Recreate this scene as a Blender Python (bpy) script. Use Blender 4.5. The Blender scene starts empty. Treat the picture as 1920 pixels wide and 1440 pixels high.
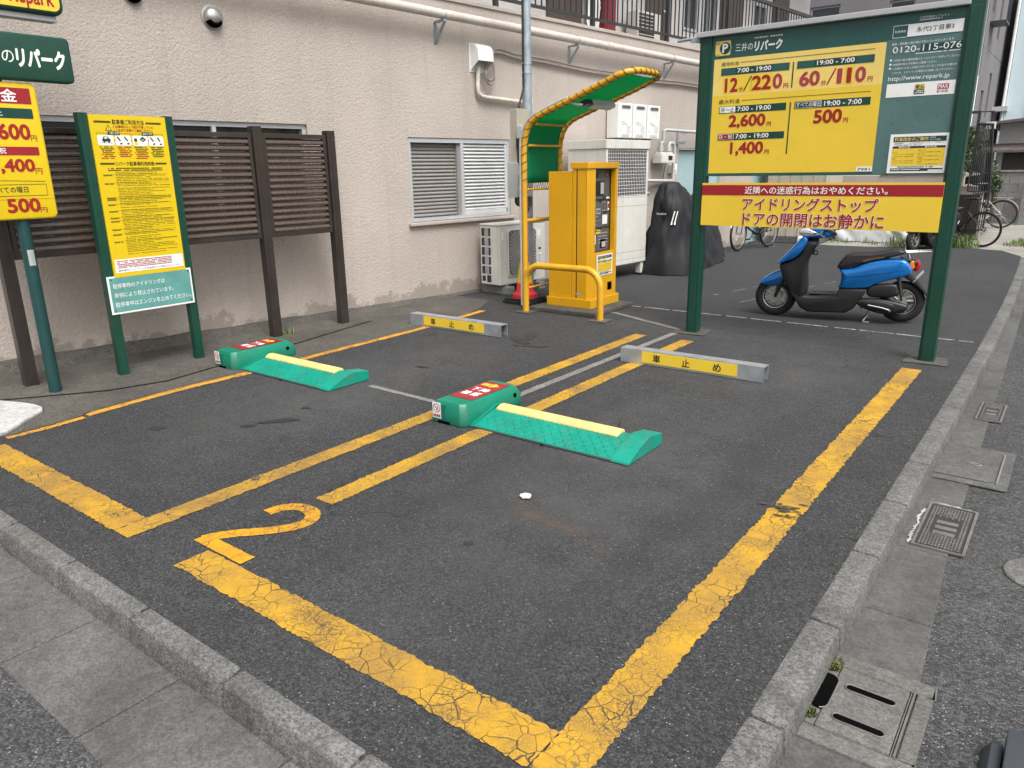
import bpy, bmesh, math, random
from mathutils import Matrix, Vector, noise
R = math.radians
S = bpy.context.scene
random.seed(7)

# ---------------------------------------------------------------- camera
cam_data = bpy.data.cameras.new('camera')
cam = bpy.data.objects.new('camera', cam_data)
S.collection.objects.link(cam)
cam_data.sensor_width = 36.0
cam_data.lens = 1380.0 / 1920.0 * 36.0
cam_data.clip_start = 0.05
cam_data.clip_end = 600.0
pit, rol, yaw = R(16.25), R(-0.95), R(37.5)
fw = Vector((-math.sin(yaw) * math.cos(pit), math.cos(yaw) * math.cos(pit), -math.sin(pit)))
rt0 = Vector((math.cos(yaw), math.sin(yaw), 0)); up0 = rt0.cross(fw)
rt = math.cos(rol) * rt0 + math.sin(rol) * up0
up = -math.sin(rol) * rt0 + math.cos(rol) * up0
cam.matrix_world = Matrix(((rt.x, up.x, -fw.x, 0), (rt.y, up.y, -fw.y, 0), (rt.z, up.z, -fw.z, 1.55), (0, 0, 0, 1)))
S.camera = cam

# ---------------------------------------------------------------- sky, sun, exposure
SUN_EL, SUN_AZ = R(57), R(118)      # azimuth clockwise from +Y
w = bpy.data.worlds.new('World'); S.world = w; w.use_nodes = True
wt = w.node_tree; wt.nodes.clear()
sky = wt.nodes.new('ShaderNodeTexSky'); sky.sky_type = 'NISHITA'; sky.sun_disc = False
sky.sun_elevation = SUN_EL; sky.sun_rotation = SUN_AZ
sky.air_density = 1.0; sky.dust_density = 6.0; sky.ozone_density = 0.6
hsv = wt.nodes.new('ShaderNodeHueSaturation'); hsv.inputs['Saturation'].default_value = 0.22
bg = wt.nodes.new('ShaderNodeBackground'); bg.inputs[1].default_value = 0.14
wo = wt.nodes.new('ShaderNodeOutputWorld')
wt.links.new(sky.outputs[0], hsv.inputs['Color']); wt.links.new(hsv.outputs[0], bg.inputs[0]); wt.links.new(bg.outputs[0], wo.inputs[0])
sl = bpy.data.lights.new('sun', 'SUN'); sl.energy = 1.3; sl.angle = R(26); sl.color = (1.0, 0.97, 0.93)
so = bpy.data.objects.new('sun', sl); S.collection.objects.link(so)
sdir = Vector((math.sin(SUN_AZ) * math.cos(SUN_EL), math.cos(SUN_AZ) * math.cos(SUN_EL), math.sin(SUN_EL)))
so.rotation_euler = sdir.to_track_quat('Z', 'Y').to_euler(); so.location = sdir * 40
S.view_settings.view_transform = 'Standard'; S.view_settings.look = 'None'
S.view_settings.exposure = 0.74; S.view_settings.gamma = 1.0; S.view_settings.use_curve_mapping = False
try:
    S.cycles.max_bounces = 6; S.cycles.diffuse_bounces = 4; S.cycles.use_denoising = True
except Exception: pass

# ---------------------------------------------------------------- mesh helper
def cr(pts, n=4, closed=True):
    """Catmull-Rom smoothing of a polyline of tuples."""
    P = [Vector(p) for p in pts]; L = len(P); out = []
    rng = range(L) if closed else range(L - 1)
    for i in rng:
        g = (lambda k: P[k % L]) if closed else (lambda k: P[max(0, min(L - 1, k))])
        a, b, c, d = g(i - 1), g(i), g(i + 1), g(i + 2)
        for k in range(n):
            t = k / n
            out.append(0.5 * ((2 * b) + (c - a) * t + (2 * a - 5 * b + 4 * c - d) * t * t + (3 * b - a - 3 * c + d) * t ** 3))
    if not closed: out.append(P[-1])
    return [tuple(p) for p in out]

def area2(p): return sum(p[i][0] * p[(i + 1) % len(p)][1] - p[(i + 1) % len(p)][0] * p[i][1] for i in range(len(p)))
def ccw(p): return list(p) if area2(p) > 0 else list(p)[::-1]
def inset(p, d):
    out = []; n = len(p)
    for i in range(n):
        a, b, c = Vector(p[i - 1]), Vector(p[i]), Vector(p[(i + 1) % n])
        e1, e2 = (b - a), (c - b)
        if e1.length < 1e-9 or e2.length < 1e-9: out.append(tuple(b)); continue
        e1.normalize(); e2.normalize()
        n1, n2 = Vector((-e1.y, e1.x)), Vector((-e2.y, e2.x)); m = n1 + n2
        if m.length < 1e-6: m = n1
        m.normalize(); k = min(1.6, 1 / max(.4, m.dot(n1)))
        out.append(tuple(b + m * d * k))
    return out
def rrect(u0, v0, u1, v1, r, n=5):
    p = []
    for cx, cy, a0 in ((u1 - r, v1 - r, 0), (u0 + r, v1 - r, 90), (u0 + r, v0 + r, 180), (u1 - r, v0 + r, 270)):
        for k in range(n + 1):
            a = R(a0 + 90 * k / n); p.append((cx + r * math.cos(a), cy + r * math.sin(a)))
    return p
def arc(cx, cy, r, a0, a1, n=10): return [(cx + r * math.cos(R(a0 + (a1 - a0) * k / n)), cy + r * math.sin(R(a0 + (a1 - a0) * k / n))) for k in range(n + 1)]

# frames: FX faces +x (u = +y), FY faces -y (u = +x), FZ faces up, FL faces +y-local side
FX = Matrix(((0, 0, 1, 0), (1, 0, 0, 0), (0, 1, 0, 0), (0, 0, 0, 1)))
FY = Matrix(((1, 0, 0, 0), (0, 0, -1, 0), (0, 1, 0, 0), (0, 0, 0, 1)))
FZ = Matrix.Identity(4)
FL = Matrix(((1, 0, 0, 0), (0, 0, 1, 0), (0, 1, 0, 0), (0, 0, 0, 1)))   # (s, z, side)
def T(x, y, z): return Matrix.Translation((x, y, z))

class MB:
    def __init__(s): s.v = []; s.f = []; s.m = []; s.M = Matrix.Identity(4); s.mi = 0
    def at(s, M): s.M = M; return s
    def mat(s, i): s.mi = i; return s
    def add(s, vs, fs, M=None):
        k = len(s.v); M = s.M if M is None else s.M @ M
        s.v += [M @ Vector(p) for p in vs]
        for f in fs: s.f.append([k + i for i in f]); s.m.append(s.mi)
        return s
    def box(s, x0, y0, z0, x1, y1, z1, M=None):
        return s.add([(x0, y0, z0), (x1, y0, z0), (x1, y1, z0), (x0, y1, z0), (x0, y0, z1), (x1, y0, z1), (x1, y1, z1), (x0, y1, z1)],
                     [(3, 2, 1, 0), (4, 5, 6, 7), (0, 1, 5, 4), (1, 2, 6, 5), (2, 3, 7, 6), (3, 0, 4, 7)], M)
    def quad(s, u0, v0, u1, v1, w=0, M=None): return s.add([(u0, v0, w), (u1, v0, w), (u1, v1, w), (u0, v1, w)], [(0, 1, 2, 3)], M)
    def poly(s, pts, w=0, M=None): p = ccw(pts); return s.add([(a, b, w) for a, b in p], [tuple(range(len(p)))], M)
    def line(s, a, b, t, w=0, M=None):
        a, b = Vector(a), Vector(b); d = (b - a).normalized(); n = Vector((-d.y, d.x)) * t / 2
        return s.poly([tuple(a - n), tuple(b - n), tuple(b + n), tuple(a + n)], w, M)
    def prism(s, pts, w0, w1, M=None):
        p = ccw(pts); n = len(p); vs = [(a, b, w0) for a, b in p] + [(a, b, w1) for a, b in p]
        fs = [tuple(range(n))[::-1], tuple(range(n, 2 * n))] + [(i, (i + 1) % n, n + (i + 1) % n, n + i) for i in range(n)]
        return s.add(vs, fs, M)
    def slab(s, pts, w, r, M=None, w0=None, n=3, rd=None):
        """rounded-edge extrusion of an outline; width w centred on 0."""
        p = ccw(pts); N = len(p)
        rd = min(r, .024) if rd is None else rd
        lay = [(-w / 2 + r * (1 - math.cos(R(90 * k / n))), rd * (1 - math.sin(R(90 * k / n)))) for k in range(n + 1)]
        lay = lay + [(-a, b) for a, b in lay[::-1]]
        vs = []; fs = []
        for wz, d in lay: vs += [(a, b, wz) for a, b in (inset(p, d) if d > 1e-6 else p)]
        for j in range(len(lay) - 1):
            for i in range(N): i2 = (i + 1) % N; fs.append((j * N + i, j * N + i2, (j + 1) * N + i2, (j + 1) * N + i))
        fs.append(tuple(range(N))[::-1]); b = (len(lay) - 1) * N; fs.append(tuple(range(b, b + N)))
        return s.add(vs, fs, M)
    def tube(s, path, r, seg=10, closed=False, cap=True, M=None):
        P = [Vector(p) for p in path]; n = len(P); vs = []; fs = []
        rr = r if isinstance(r, (list, tuple)) else [r] * n
        ref = None
        for i in range(n):
            a = P[i - 1] if (i > 0 or closed) else P[i]; b = P[(i + 1) % n] if (i < n - 1 or closed) else P[i]
            t = (b - a).normalized()
            if ref is None: ref = Vector((0, 0, 1)) if abs(t.z) < .9 else Vector((1, 0, 0))
            x = (ref - t * ref.dot(t))
            if x.length < 1e-5: x = t.orthogonal()
            x.normalize(); ref = x; y = t.cross(x)
            for k in range(seg): an = 2 * math.pi * k / seg; vs.append(P[i] + (x * math.cos(an) + y * math.sin(an)) * rr[i])
        for i in range(n if closed else n - 1):
            for k in range(seg):
                k2 = (k + 1) % seg; j = (i + 1) % n
                fs.append((i * seg + k, i * seg + k2, j * seg + k2, j * seg + k))
        if cap and not closed: fs.append(tuple(range(seg))[::-1]); fs.append(tuple(range((n - 1) * seg, n * seg)))
        return s.add(vs, fs, M)
    def cyl(s, a, b, r, seg=14, r2=None): return s.tube([a, b], [r, r if r2 is None else r2], seg)
    def lathe(s, prof, seg=20, M=None, a0=0, a1=360):
        vs = []; fs = []; full = abs(a1 - a0 - 360) < 1e-6; n = len(prof); ns = seg if full else seg + 1
        for k in range(ns):
            an = R(a0 + (a1 - a0) * k / seg)
            vs += [(r * math.cos(an), r * math.sin(an), z) for r, z in prof]
        for k in range(seg):
            k2 = (k + 1) % ns
            for j in range(n - 1): fs.append((k * n + j, k2 * n + j, k2 * n + j + 1, k * n + j + 1))
        return s.add(vs, fs, M)
    def ring(s, c, R0, r, axis='y', seg=28, sseg=8, M=None, sq=1.0):
        vs = []; fs = []
        for i in range(seg):
            a = 2 * math.pi * i / seg
            for k in range(sseg):
                b = 2 * math.pi * k / sseg; q = R0 + r * math.cos(b); h = r * sq * math.sin(b)
                p = (q * math.cos(a), h, q * math.sin(a)) if axis == 'y' else ((h, q * math.cos(a), q * math.sin(a)) if axis == 'x' else (q * math.cos(a), q * math.sin(a), h))
                vs.append(Vector(c) + Vector(p))
        for i in range(seg):
            for k in range(sseg): fs.append((i * sseg + k, i * sseg + (k + 1) % sseg, ((i + 1) % seg) * sseg + (k + 1) % sseg, ((i + 1) % seg) * sseg + k))
        return s.add(vs, fs, M)
    def grid(s, fn, nu, nv):
        vs = [fn(i / nu, j / nv) for j in range(nv + 1) for i in range(nu + 1)]
        fs = [(j * (nu + 1) + i, j * (nu + 1) + i + 1, (j + 1) * (nu + 1) + i + 1, (j + 1) * (nu + 1) + i) for j in range(nv) for i in range(nu)]
        return s.add(vs, fs)
    def text(s, body, u0, v0, u1, v1, w=0, bold=0.0, res=2, M=None, shear=0.0):
        c = bpy.data.curves.new('t', 'FONT'); c.body = body; c.resolution_u = res; c.shear = shear
        c.fill_mode = 'FRONT'
        o = bpy.data.objects.new('t', c); me = bpy.data.meshes.new_from_object(o)
        bpy.data.objects.remove(o); bpy.data.curves.remove(c)
        if not me.vertices: bpy.data.meshes.remove(me); return s
        xs = [v.co.x for v in me.vertices]; ys = [v.co.y for v in me.vertices]
        ax, bx, ay, by = min(xs), max(xs), min(ys), max(ys)
        # bold strokes: the same glyphs stacked with a small shift
        k = bold * .62; sh = [(0, 0)] if k <= 0 else [(math.cos(i * math.pi / 4 + .4) * k, math.sin(i * math.pi / 4 + .4) * k) for i in range(8 if k > .012 else 4)]
        if 0 < k <= .012: sh = [(k, k), (-k, k), (k, -k), (-k, -k)]
        k = max(k, 0); sx = (u1 - u0) / max(bx - ax + 2 * k, 1e-6); sy = (v1 - v0) / max(by - ay + 2 * k, 1e-6)
        fs = [tuple(p.vertices) for p in me.polygons]
        for i, (dx, dy) in enumerate(sh):
            s.add([(u0 + (v.co.x - ax + k + dx) * sx, v0 + (v.co.y - ay + k + dy) * sy, w + i * .00004) for v in me.vertices], fs, M)
        bpy.data.meshes.remove(me); return s
    def marks(s, u0, v0, u1, v1, h, w=0, gap=.25, dens=.85, seed=1, M=None):
        """a row of print too small to read."""
        r = random.Random(seed); u = u0
        while u < u1:
            L = h * (.5 + r.random() * 1.6)
            if r.random() < dens: s.quad(u, v0, min(u + L, u1), v0 + h, w, M)
            u += L + h * gap
        return s
    def build(s, name, mats, parent=None, smooth=None, bevel=None, bseg=2, loc=None, rot=None, sub=0):
        me = bpy.data.meshes.new(name); me.from_pydata([tuple(v) for v in s.v], [], s.f)
        mats = mats if isinstance(mats, (list, tuple)) else [mats]
        for m in mats: me.materials.append(m)
        for p, i in zip(me.polygons, s.m): p.material_index = min(i, len(mats) - 1)
        bm = bmesh.new(); bm.from_mesh(me)
        if bevel:
            bmesh.ops.remove_doubles(bm, verts=bm.verts, dist=1e-5)
            ed = [e for e in bm.edges if len(e.link_faces) == 2 and e.calc_face_angle(0) > R(35)]
            bmesh.ops.bevel(bm, geom=ed, offset=bevel, segments=bseg, affect='EDGES', clamp_overlap=True, profile=.6)
        if not getattr(s, 'flat', False): bmesh.ops.recalc_face_normals(bm, faces=bm.faces)
        bm.to_mesh(me); bm.free()
        if smooth:
            for p in me.polygons: p.use_smooth = True
            me.set_sharp_from_angle(angle=R(smooth))
        o = bpy.data.objects.new(name, me); S.collection.objects.link(o)
        if parent: o.parent = parent
        if loc: o.location = loc
        if rot is not None: o.rotation_euler = (0, 0, rot)
        return o
class LB(MB):
    flat = True      # lettering: keep winding

def thing(name, label, cat, loc=(0, 0, 0), rot=0, group=None):
    o = bpy.data.objects.new(name, None); o.empty_display_size = .1; S.collection.objects.link(o)
    o.location = loc; o.rotation_euler = (0, 0, rot); return tag(o, label, cat, group)
def tag(o, label, cat, group=None):
    o['label'] = label; o['category'] = cat
    if group: o['group'] = group
    return o
def struct(o): o['kind'] = 'structure'; return o
def stuff(o): o['kind'] = 'stuff'; return o
def copy_tree(o, parent=None):
    c = o.copy(); S.collection.objects.link(c)
    if parent: c.parent = parent
    for ch in list(o.children): copy_tree(ch, c)
    return c

# ---------------------------------------------------------------- materials
def srgb(r, g, b):
    f = lambda c: ((c / 255 + .055) / 1.055) ** 2.4 if c / 255 > .04045 else c / 255 / 12.92
    return (f(r), f(g), f(b))
class NT:
    def __init__(s, name):
        s.m = bpy.data.materials.new(name); s.m.use_nodes = True; s.t = s.m.node_tree; s.b = s.t.nodes['Principled BSDF']
        s.tc = s.n('ShaderNodeTexCoord'); s.P = s.tc.outputs['Object']
    def n(s, ty, **k):
        x = s.t.nodes.new(ty)
        for a, b in k.items(): setattr(x, a, b)
        return x
    def l(s, a, b): s.t.links.new(a, b)
    def set(s, sock, v):
        if hasattr(v, 'is_output') or isinstance(v, bpy.types.NodeSocket): s.l(v, sock)
        else: sock.default_value = v
    def noise(s, scale, detail=4, rough=.55, P=None, out='Fac', dist=0):
        x = s.n('ShaderNodeTexNoise'); s.l(P or s.P, x.inputs['Vector']); x.inputs['Scale'].default_value = scale
        x.inputs['Detail'].default_value = detail; x.inputs['Roughness'].default_value = rough; x.inputs['Distortion'].default_value = dist
        return x.outputs[out]
    def vor(s, scale, feature='F1', out='Distance', P=None, rand=1):
        x = s.n('ShaderNodeTexVoronoi', feature=feature); s.l(P or s.P, x.inputs['Vector']); x.inputs['Scale'].default_value = scale
        x.inputs['Randomness'].default_value = rand
        return x.outputs[out]
    def math(s, op, a, b=0.0, c=None):
        x = s.n('ShaderNodeMath', operation=op); s.set(x.inputs[0], a); s.set(x.inputs[1], b)
        if c is not None: s.set(x.inputs[2], c)
        return x.outputs[0]
    def ramp(s, f, a, b, lo=0.0, hi=1.0):
        x = s.n('ShaderNodeMapRange'); s.l(f, x.inputs[0]); x.inputs[1].default_value = a; x.inputs[2].default_value = b
        x.inputs[3].default_value = lo; x.inputs[4].default_value = hi; return x.outputs[0]
    def mix(s, f, a, b, mode='MIX'):
        x = s.n('ShaderNodeMix', data_type='RGBA', blend_type=mode); s.set(x.inputs[0], f)
        for sock, v in ((x.inputs[6], a), (x.inputs[7], b)): s.set(sock, (*v, 1) if isinstance(v, (tuple, list)) and len(v) == 3 else v)
        return x.outputs[2]
    def scale(s, col, f):
        x = s.n('ShaderNodeVectorMath', operation='SCALE'); s.set(x.inputs[0], col if not isinstance(col, tuple) else Vector(col)); s.set(x.inputs[3], f); return x.outputs[0]
    def warp(s, amt, scale):
        x = s.n('ShaderNodeTexNoise'); s.l(s.P, x.inputs['Vector']); x.inputs['Scale'].default_value = scale
        y = s.n('ShaderNodeVectorMath', operation='SUBTRACT'); s.l(x.outputs['Color'], y.inputs[0]); y.inputs[1].default_value = (.5, .5, .5)
        z = s.n('ShaderNodeVectorMath', operation='SCALE'); s.l(y.outputs[0], z.inputs[0]); z.inputs[3].default_value = amt
        q = s.n('ShaderNodeVectorMath', operation='ADD'); s.l(s.P, q.inputs[0]); s.l(z.outputs[0], q.inputs[1]); return q.outputs[0]
    def stretch(s, x, y, z):
        q = s.n('ShaderNodeMapping'); s.l(s.P, q.inputs[0]); q.inputs['Scale'].default_value = (x, y, z); return q.outputs[0]
    def bump(s, h, dist, strength=1.0):
        x = s.n('ShaderNodeBump'); s.l(h, x.inputs['Height']); x.inputs['Distance'].default_value = dist; x.inputs['Strength'].default_value = strength
        s.l(x.outputs[0], s.b.inputs['Normal'])
    def col(s, c): s.set(s.b.inputs['Base Color'], (*c, 1) if isinstance(c, tuple) else c)
    def rough(s, r): s.set(s.b.inputs['Roughness'], r)

def paintmat(name, c, rough=.45, var=.12, vs=3.0, metal=0.0, dirt=0.0, bump=0.0, spec=.5, streak=0.0, coat=0.0):
    k = NT(name); f = k.noise(vs, 6, .6); f2 = k.noise(vs * 14, 3)
    col = k.scale(tuple(c), k.math('ADD', k.ramp(f, .3, .7, 1 - var, 1 + var), k.ramp(f2, .3, .7, -var * .3, var * .3)))
    if streak:
        g = k.noise(1.0, 5, .65, P=k.stretch(14, 14, .9))
        col = k.mix(k.ramp(g, .5, .75, 0, streak), col, tuple(x * .45 + .02 for x in c))
    if dirt:
        d = k.noise(7, 8, .72); col = k.mix(k.ramp(d, .52, .72, 0, dirt), col, (.10, .085, .07))
    k.col(col); k.rough(k.ramp(f2, .2, .8, rough * .85, min(1, rough * 1.2)))
    k.b.inputs['Metallic'].default_value = metal; k.b.inputs['Specular IOR Level'].default_value = spec
    k.b.inputs['Coat Weight'].default_value = coat; k.b.inputs['Coat Roughness'].default_value = .08
    if bump: k.bump(k.noise(220, 3), bump)
    return k.m

def asphalt(name, lo, hi, cells, specks, tint=(1, 1, 1.02), bumpd=.004, big=.18, wear=False):
    k = NT(name)
    rc = k.vor(cells, out='Color'); sp = k.n('ShaderNodeSeparateColor'); k.l(rc, sp.inputs[0])
    v = k.math('POWER', sp.outputs[0], 1.6)
    g = k.ramp(v, 0, 1, lo, hi)
    fine = k.noise(cells * 2.2, 2); g = k.math('MULTIPLY', g, k.ramp(fine, .25, .75, .72, 1.28))
    bigf = k.noise(.55, 6, .62); g = k.math('MULTIPLY', g, k.ramp(bigf, .3, .7, 1 - big, 1 + big))
    midf = k.noise(5.5, 5, .65); g = k.math('MULTIPLY', g, k.ramp(midf, .3, .7, .88, 1.12))
    s1 = k.math('GREATER_THAN', sp.outputs[1], 1 - specks); d = k.vor(cells)
    s1 = k.math('MULTIPLY', s1, k.math('LESS_THAN', d, .42))
    s1 = k.math('MULTIPLY', s1, k.ramp(k.noise(1.7, 3), .3, .6, .25, 1))
    stain = k.ramp(k.noise(1.3, 7, .7, dist=.6), .62, .74, 0, .45)
    g = k.math('MULTIPLY', g, k.math('SUBTRACT', 1.0, stain))
    cx = k.n('ShaderNodeCombineColor')
    for i in range(3): k.l(k.math('MULTIPLY', g, tint[i]), cx.inputs[i])
    cc = cx.outputs[0]
    if wear:        # dusty, tyre-polished floor of the bays, a rusty drip, darker damp seams
        def blob(x, y, rx, ry, ang=0):
            mp = k.n('ShaderNodeMapping', vector_type='TEXTURE'); k.l(k.warp(.5, 1.6), mp.inputs[0]); mp.inputs['Location'].default_value = (x, y, 0); mp.inputs['Rotation'].default_value = (0, 0, ang); mp.inputs['Scale'].default_value = (rx, ry, 1)
            ln = k.n('ShaderNodeVectorMath', operation='LENGTH'); k.l(mp.outputs[0], ln.inputs[0]); return k.ramp(ln.outputs['Value'], .25, 1.0, 1, 0)
        pat = k.ramp(k.noise(2.4, 7, .68), .32, .64, 0, 1)
        dust = k.math('MULTIPLY', k.math('MAXIMUM', k.math('MAXIMUM', blob(-1.75, 3.1, .95, 2.1), blob(-1.7, 5.7, 1.0, 1.1)), k.math('MAXIMUM', blob(-4.2, 3.6, .8, 2.4), blob(-3.0, 6.9, 2.6, .5))), pat)
        cc = k.mix(k.math('MULTIPLY', dust, .5), cc, (.092, .091, .090))
        cc = k.mix(k.math('MULTIPLY', blob(-1.72, 2.55, .5, .09, -.35), k.ramp(k.noise(12, 5), .4, .6, 0, .4)), cc, (.13, .075, .04))
        tr = k.math('MAXIMUM', blob(-2.35, 3.2, .14, 2.6), blob(-1.25, 3.2, .14, 2.6)); cc = k.mix(k.math('MULTIPLY', tr, .35), cc, (.028, .028, .03))
        sm = k.ramp(k.vor(.75, 'DISTANCE_TO_EDGE', P=k.warp(.35, 3)), .002, .007, 1, 0); cc = k.mix(k.math('MULTIPLY', sm, k.ramp(k.noise(.9, 4), .5, .6, 0, .7)), cc, (.016, .016, .017))
    k.col(k.mix(s1, cc, (.26, .26, .26))); k.rough(k.ramp(bigf, .3, .7, .78, .95))
    k.b.inputs['Specular IOR Level'].default_value = .35
    k.bump(k.math('ADD', k.math('MULTIPLY', d, -1), k.math('MULTIPLY', fine, .35)), bumpd, .85)
    return k.m

def concrete(name, c, var=.25, speck=.3, cells=170, stain=.5, bumpd=.003):
    k = NT(name)
    f = k.noise(1.8, 8, .66); f2 = k.noise(26, 4, .6); rc = k.vor(cells, out='Color'); sp = k.n('ShaderNodeSeparateColor'); k.l(rc, sp.inputs[0])
    g = k.math('MULTIPLY', k.ramp(f, .28, .72, 1 - var, 1 + var), k.ramp(sp.outputs[0], 0, 1, 1 - speck, 1 + speck))
    g = k.math('MULTIPLY', g, k.ramp(f2, .3, .7, .82, 1.18))
    col = k.scale(tuple(c), g)
    col = k.mix(k.ramp(k.noise(4.5, 8, .75), .5, .72, 0, stain), col, (.055, .052, .047))
    k.col(col); k.rough(.9); k.b.inputs['Specular IOR Level'].default_value = .3
    k.bump(k.math('ADD', f2, k.math('MULTIPLY', k.vor(cells), -.6)), bumpd)
    return k.m

def roadpaint(name, c, worn, crack=.027, under=(.055, .047, .036), cs=16, wear=.7):
    k = NT(name)
    e1 = k.vor(cs, 'DISTANCE_TO_EDGE', P=k.warp(.06, 8)); e2 = k.vor(cs * 2.3, 'DISTANCE_TO_EDGE', P=k.warp(.03, 20)); e3 = k.vor(cs * 6, 'DISTANCE_TO_EDGE', P=k.warp(.012, 60))
    m1 = k.math('MULTIPLY', k.ramp(e1, crack * .4, crack, 1, 0), k.ramp(k.noise(5, 4), .42, .58, .08, 1))
    zone = k.ramp(k.noise(2.2, 5, .62), .38, .58, .15, 1)
    m2 = k.math('MULTIPLY', k.ramp(e2, .02, .06, 1, 0), k.math('MULTIPLY', zone, k.ramp(k.noise(9, 4), .40, .54, 0, .95)))
    m3 = k.math('MULTIPLY', k.ramp(e3, .04, .16, 1, 0), k.math('MULTIPLY', zone, k.ramp(k.noise(6, 5), .44, .60, 0, .8)))
    chips = k.math('MULTIPLY', k.ramp(k.noise(75, 4, .6), .57, .64, 0, 1), k.ramp(k.noise(2.1, 4), .48, .6, 0, 1))
    col = k.scale(tuple(c), k.ramp(k.noise(24, 4), .3, .7, .86, 1.12))
    col = k.mix(k.math('MULTIPLY', k.ramp(k.noise(2.6, 6, .68), .40, .62, 0, 1), wear), col, tuple(worn))
    col = k.mix(k.math('MAXIMUM', k.math('MAXIMUM', m1, k.math('MAXIMUM', m2, m3)), k.math('MULTIPLY', chips, .8)), col, under)
    k.col(col); k.rough(.75)
    k.bump(k.math('ADD', k.math('MULTIPLY', m1, -1), k.math('MULTIPLY', k.noise(150, 3), .5)), .003)
    return k.m

def stucco(name, c, dirt=.7):
    k = NT(name)
    n1 = k.noise(40, 6, .68); v = k.vor(58, 'SMOOTH_F1', P=k.warp(.03, 24)); v2 = k.vor(130, 'SMOOTH_F1')
    h = k.math('ADD', k.math('MULTIPLY', n1, .9), k.math('ADD', k.math('MULTIPLY', v, -.8), k.math('MULTIPLY', v2, -.35)))
    col = k.scale(tuple(c), k.math('MULTIPLY', k.ramp(k.noise(.7, 6, .62), .3, .7, .88, 1.07), k.ramp(n1, .3, .7, .88, 1.08)))
    st = k.ramp(k.noise(1, 6, .7, P=k.stretch(6, 6, .35)), .54, .8, 0, .36)
    col = k.mix(st, col, tuple(x * .55 for x in c))
    sz = k.n('ShaderNodeSeparateXYZ'); k.l(k.P, sz.inputs[0])      # ragged mud stains along the wall foot
    low = k.ramp(k.math('SUBTRACT', k.math('MULTIPLY', k.noise(3.2, 8, .72), .9), sz.outputs[2]), .30, .34, 0, .8)
    col = k.mix(k.math('MULTIPLY', low, dirt), col, (.19, .165, .14))
    e = k.vor(1.1, 'DISTANCE_TO_EDGE', P=k.warp(.5, 2.2)); cm = k.math('MULTIPLY', k.ramp(e, .002, .006, 1, 0), k.ramp(k.noise(.7, 3), .58, .66, 0, 1))
    col = k.mix(k.math('MULTIPLY', cm, .12), col, tuple(x * .5 for x in c))
    k.col(col); k.rough(.88); k.b.inputs['Specular IOR Level'].default_value = .25
    k.bump(h, .0075, .7); return k.m

def foliage(name, a, b):
    k = NT(name); g = k.n('ShaderNodeNewGeometry')
    k.col(k.mix(g.outputs['Random Per Island'], a, b)); k.rough(.55); return k.m

m_lot = asphalt('lot_asphalt', .022, .072, 150, .018, (.97, 1.0, 1.045), .0045, wear=True)
m_road = asphalt('road_asphalt', .034, .112, 125, .04, (1, 1.0, 1.01), .007)
m_back = asphalt('back_asphalt', .027, .060, 170, .012, (.97, 1, 1.045), .003)
m_kerb = concrete('kerb_concrete', (.132, .130, .125), .32, .42, 150, .75, .004)
m_lid = concrete('lid_concrete', (.125, .122, .115), .22, .28, 150, .35, .002)
m_gutter = concrete('front_gutter_concrete', (.098, .097, .094), .3, .28, 150, .5, .0018)
m_smooth = concrete('smooth_gutter_concrete', (.094, .092, .087), .28, .22, 150, .4, .002)
m_apron = concrete('apron_concrete', (.085, .079, .069), .35, .4, 150, .7, .004)
m_pale = concrete('pale_concrete', (.27, .255, .23), .25, .2, 120, .4)
m_block = concrete('block_concrete', (.21, .21, .20), .25, .15, 100, .5)
m_mortar = concrete('white_mortar', (.42, .42, .41), .25, .15, 110, .35)
m_line = roadpaint('yellow_line_paint', (.51, .285, .012), (.27, .155, .04))
m_line2 = roadpaint('orange_line_paint', (.58, .28, .02), (.34, .19, .05), .02, cs=8, wear=.3)
m_digit = roadpaint('digit_paint', (.56, .27, .006), (.36, .2, .03), .014, cs=7, wear=.2)
m_white = roadpaint('white_line_paint', (.50, .50, .49), (.30, .30, .29), .03)
m_greyline = concrete('grey_line', (.19, .185, .17), .2, .3, 140, .3)
m_wall = stucco('pink_stucco', (.44, .388, .345))
m_wall2 = stucco('grey_stucco', (.20, .19, .20), 0)
m_wall3 = stucco('upper_stucco', (.62, .60, .58), 0)
m_green = paintmat('sign_green', srgb(12, 62, 48), .4, .10, 2.5, dirt=.12)
m_panelgreen = paintmat('panel_green', srgb(36, 82, 76), .3, .14, 2.0)
m_fade = paintmat('faded_green', srgb(24, 62, 62), .4, .25, 5)
m_bar = paintmat('bar_green', srgb(16, 62, 52), .35, .08, 4)
m_yel = paintmat('sign_yellow', (.76, .53, .045), .32, .05, 2.0)
m_yelpale = paintmat('sign_pale_yellow', (.80, .60, .16), .32, .06, 2.0)
m_yelbright = paintmat('sign_bright_yellow', (.66, .47, .008), .3, .04, 2.0)
m_red = paintmat('sign_red', srgb(150, 30, 40), .35, .08, 3)
m_redtxt = paintmat('red_lettering', srgb(150, 26, 28), .4, .06, 5)
m_pinktxt = paintmat('faded_red_lettering', srgb(160, 55, 65), .4, .06, 5)
m_wht = paintmat('white_vinyl', (.78, .78, .77), .35, .05, 4)
m_blk = paintmat('black_print', (.02, .02, .02), .4, .1, 4)
m_olive = paintmat('dark_olive_print', (.055, .06, .01), .4, .1, 4)
m_capgrey = paintmat('cap_rail_grey', (.45, .46, .47), .35, .08, 4, metal=.3)
m_lock = paintmat('lock_green', srgb(5, 118, 94), .42, .16, 3.0, dirt=.4)
m_plate = paintmat('plate_green', srgb(4, 136, 116), .46, .2, 4.0, dirt=.6, streak=.3)
m_rubyel = paintmat('rubber_yellow', (.68, .54, .20), .6, .1, 5, dirt=.35)
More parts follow.
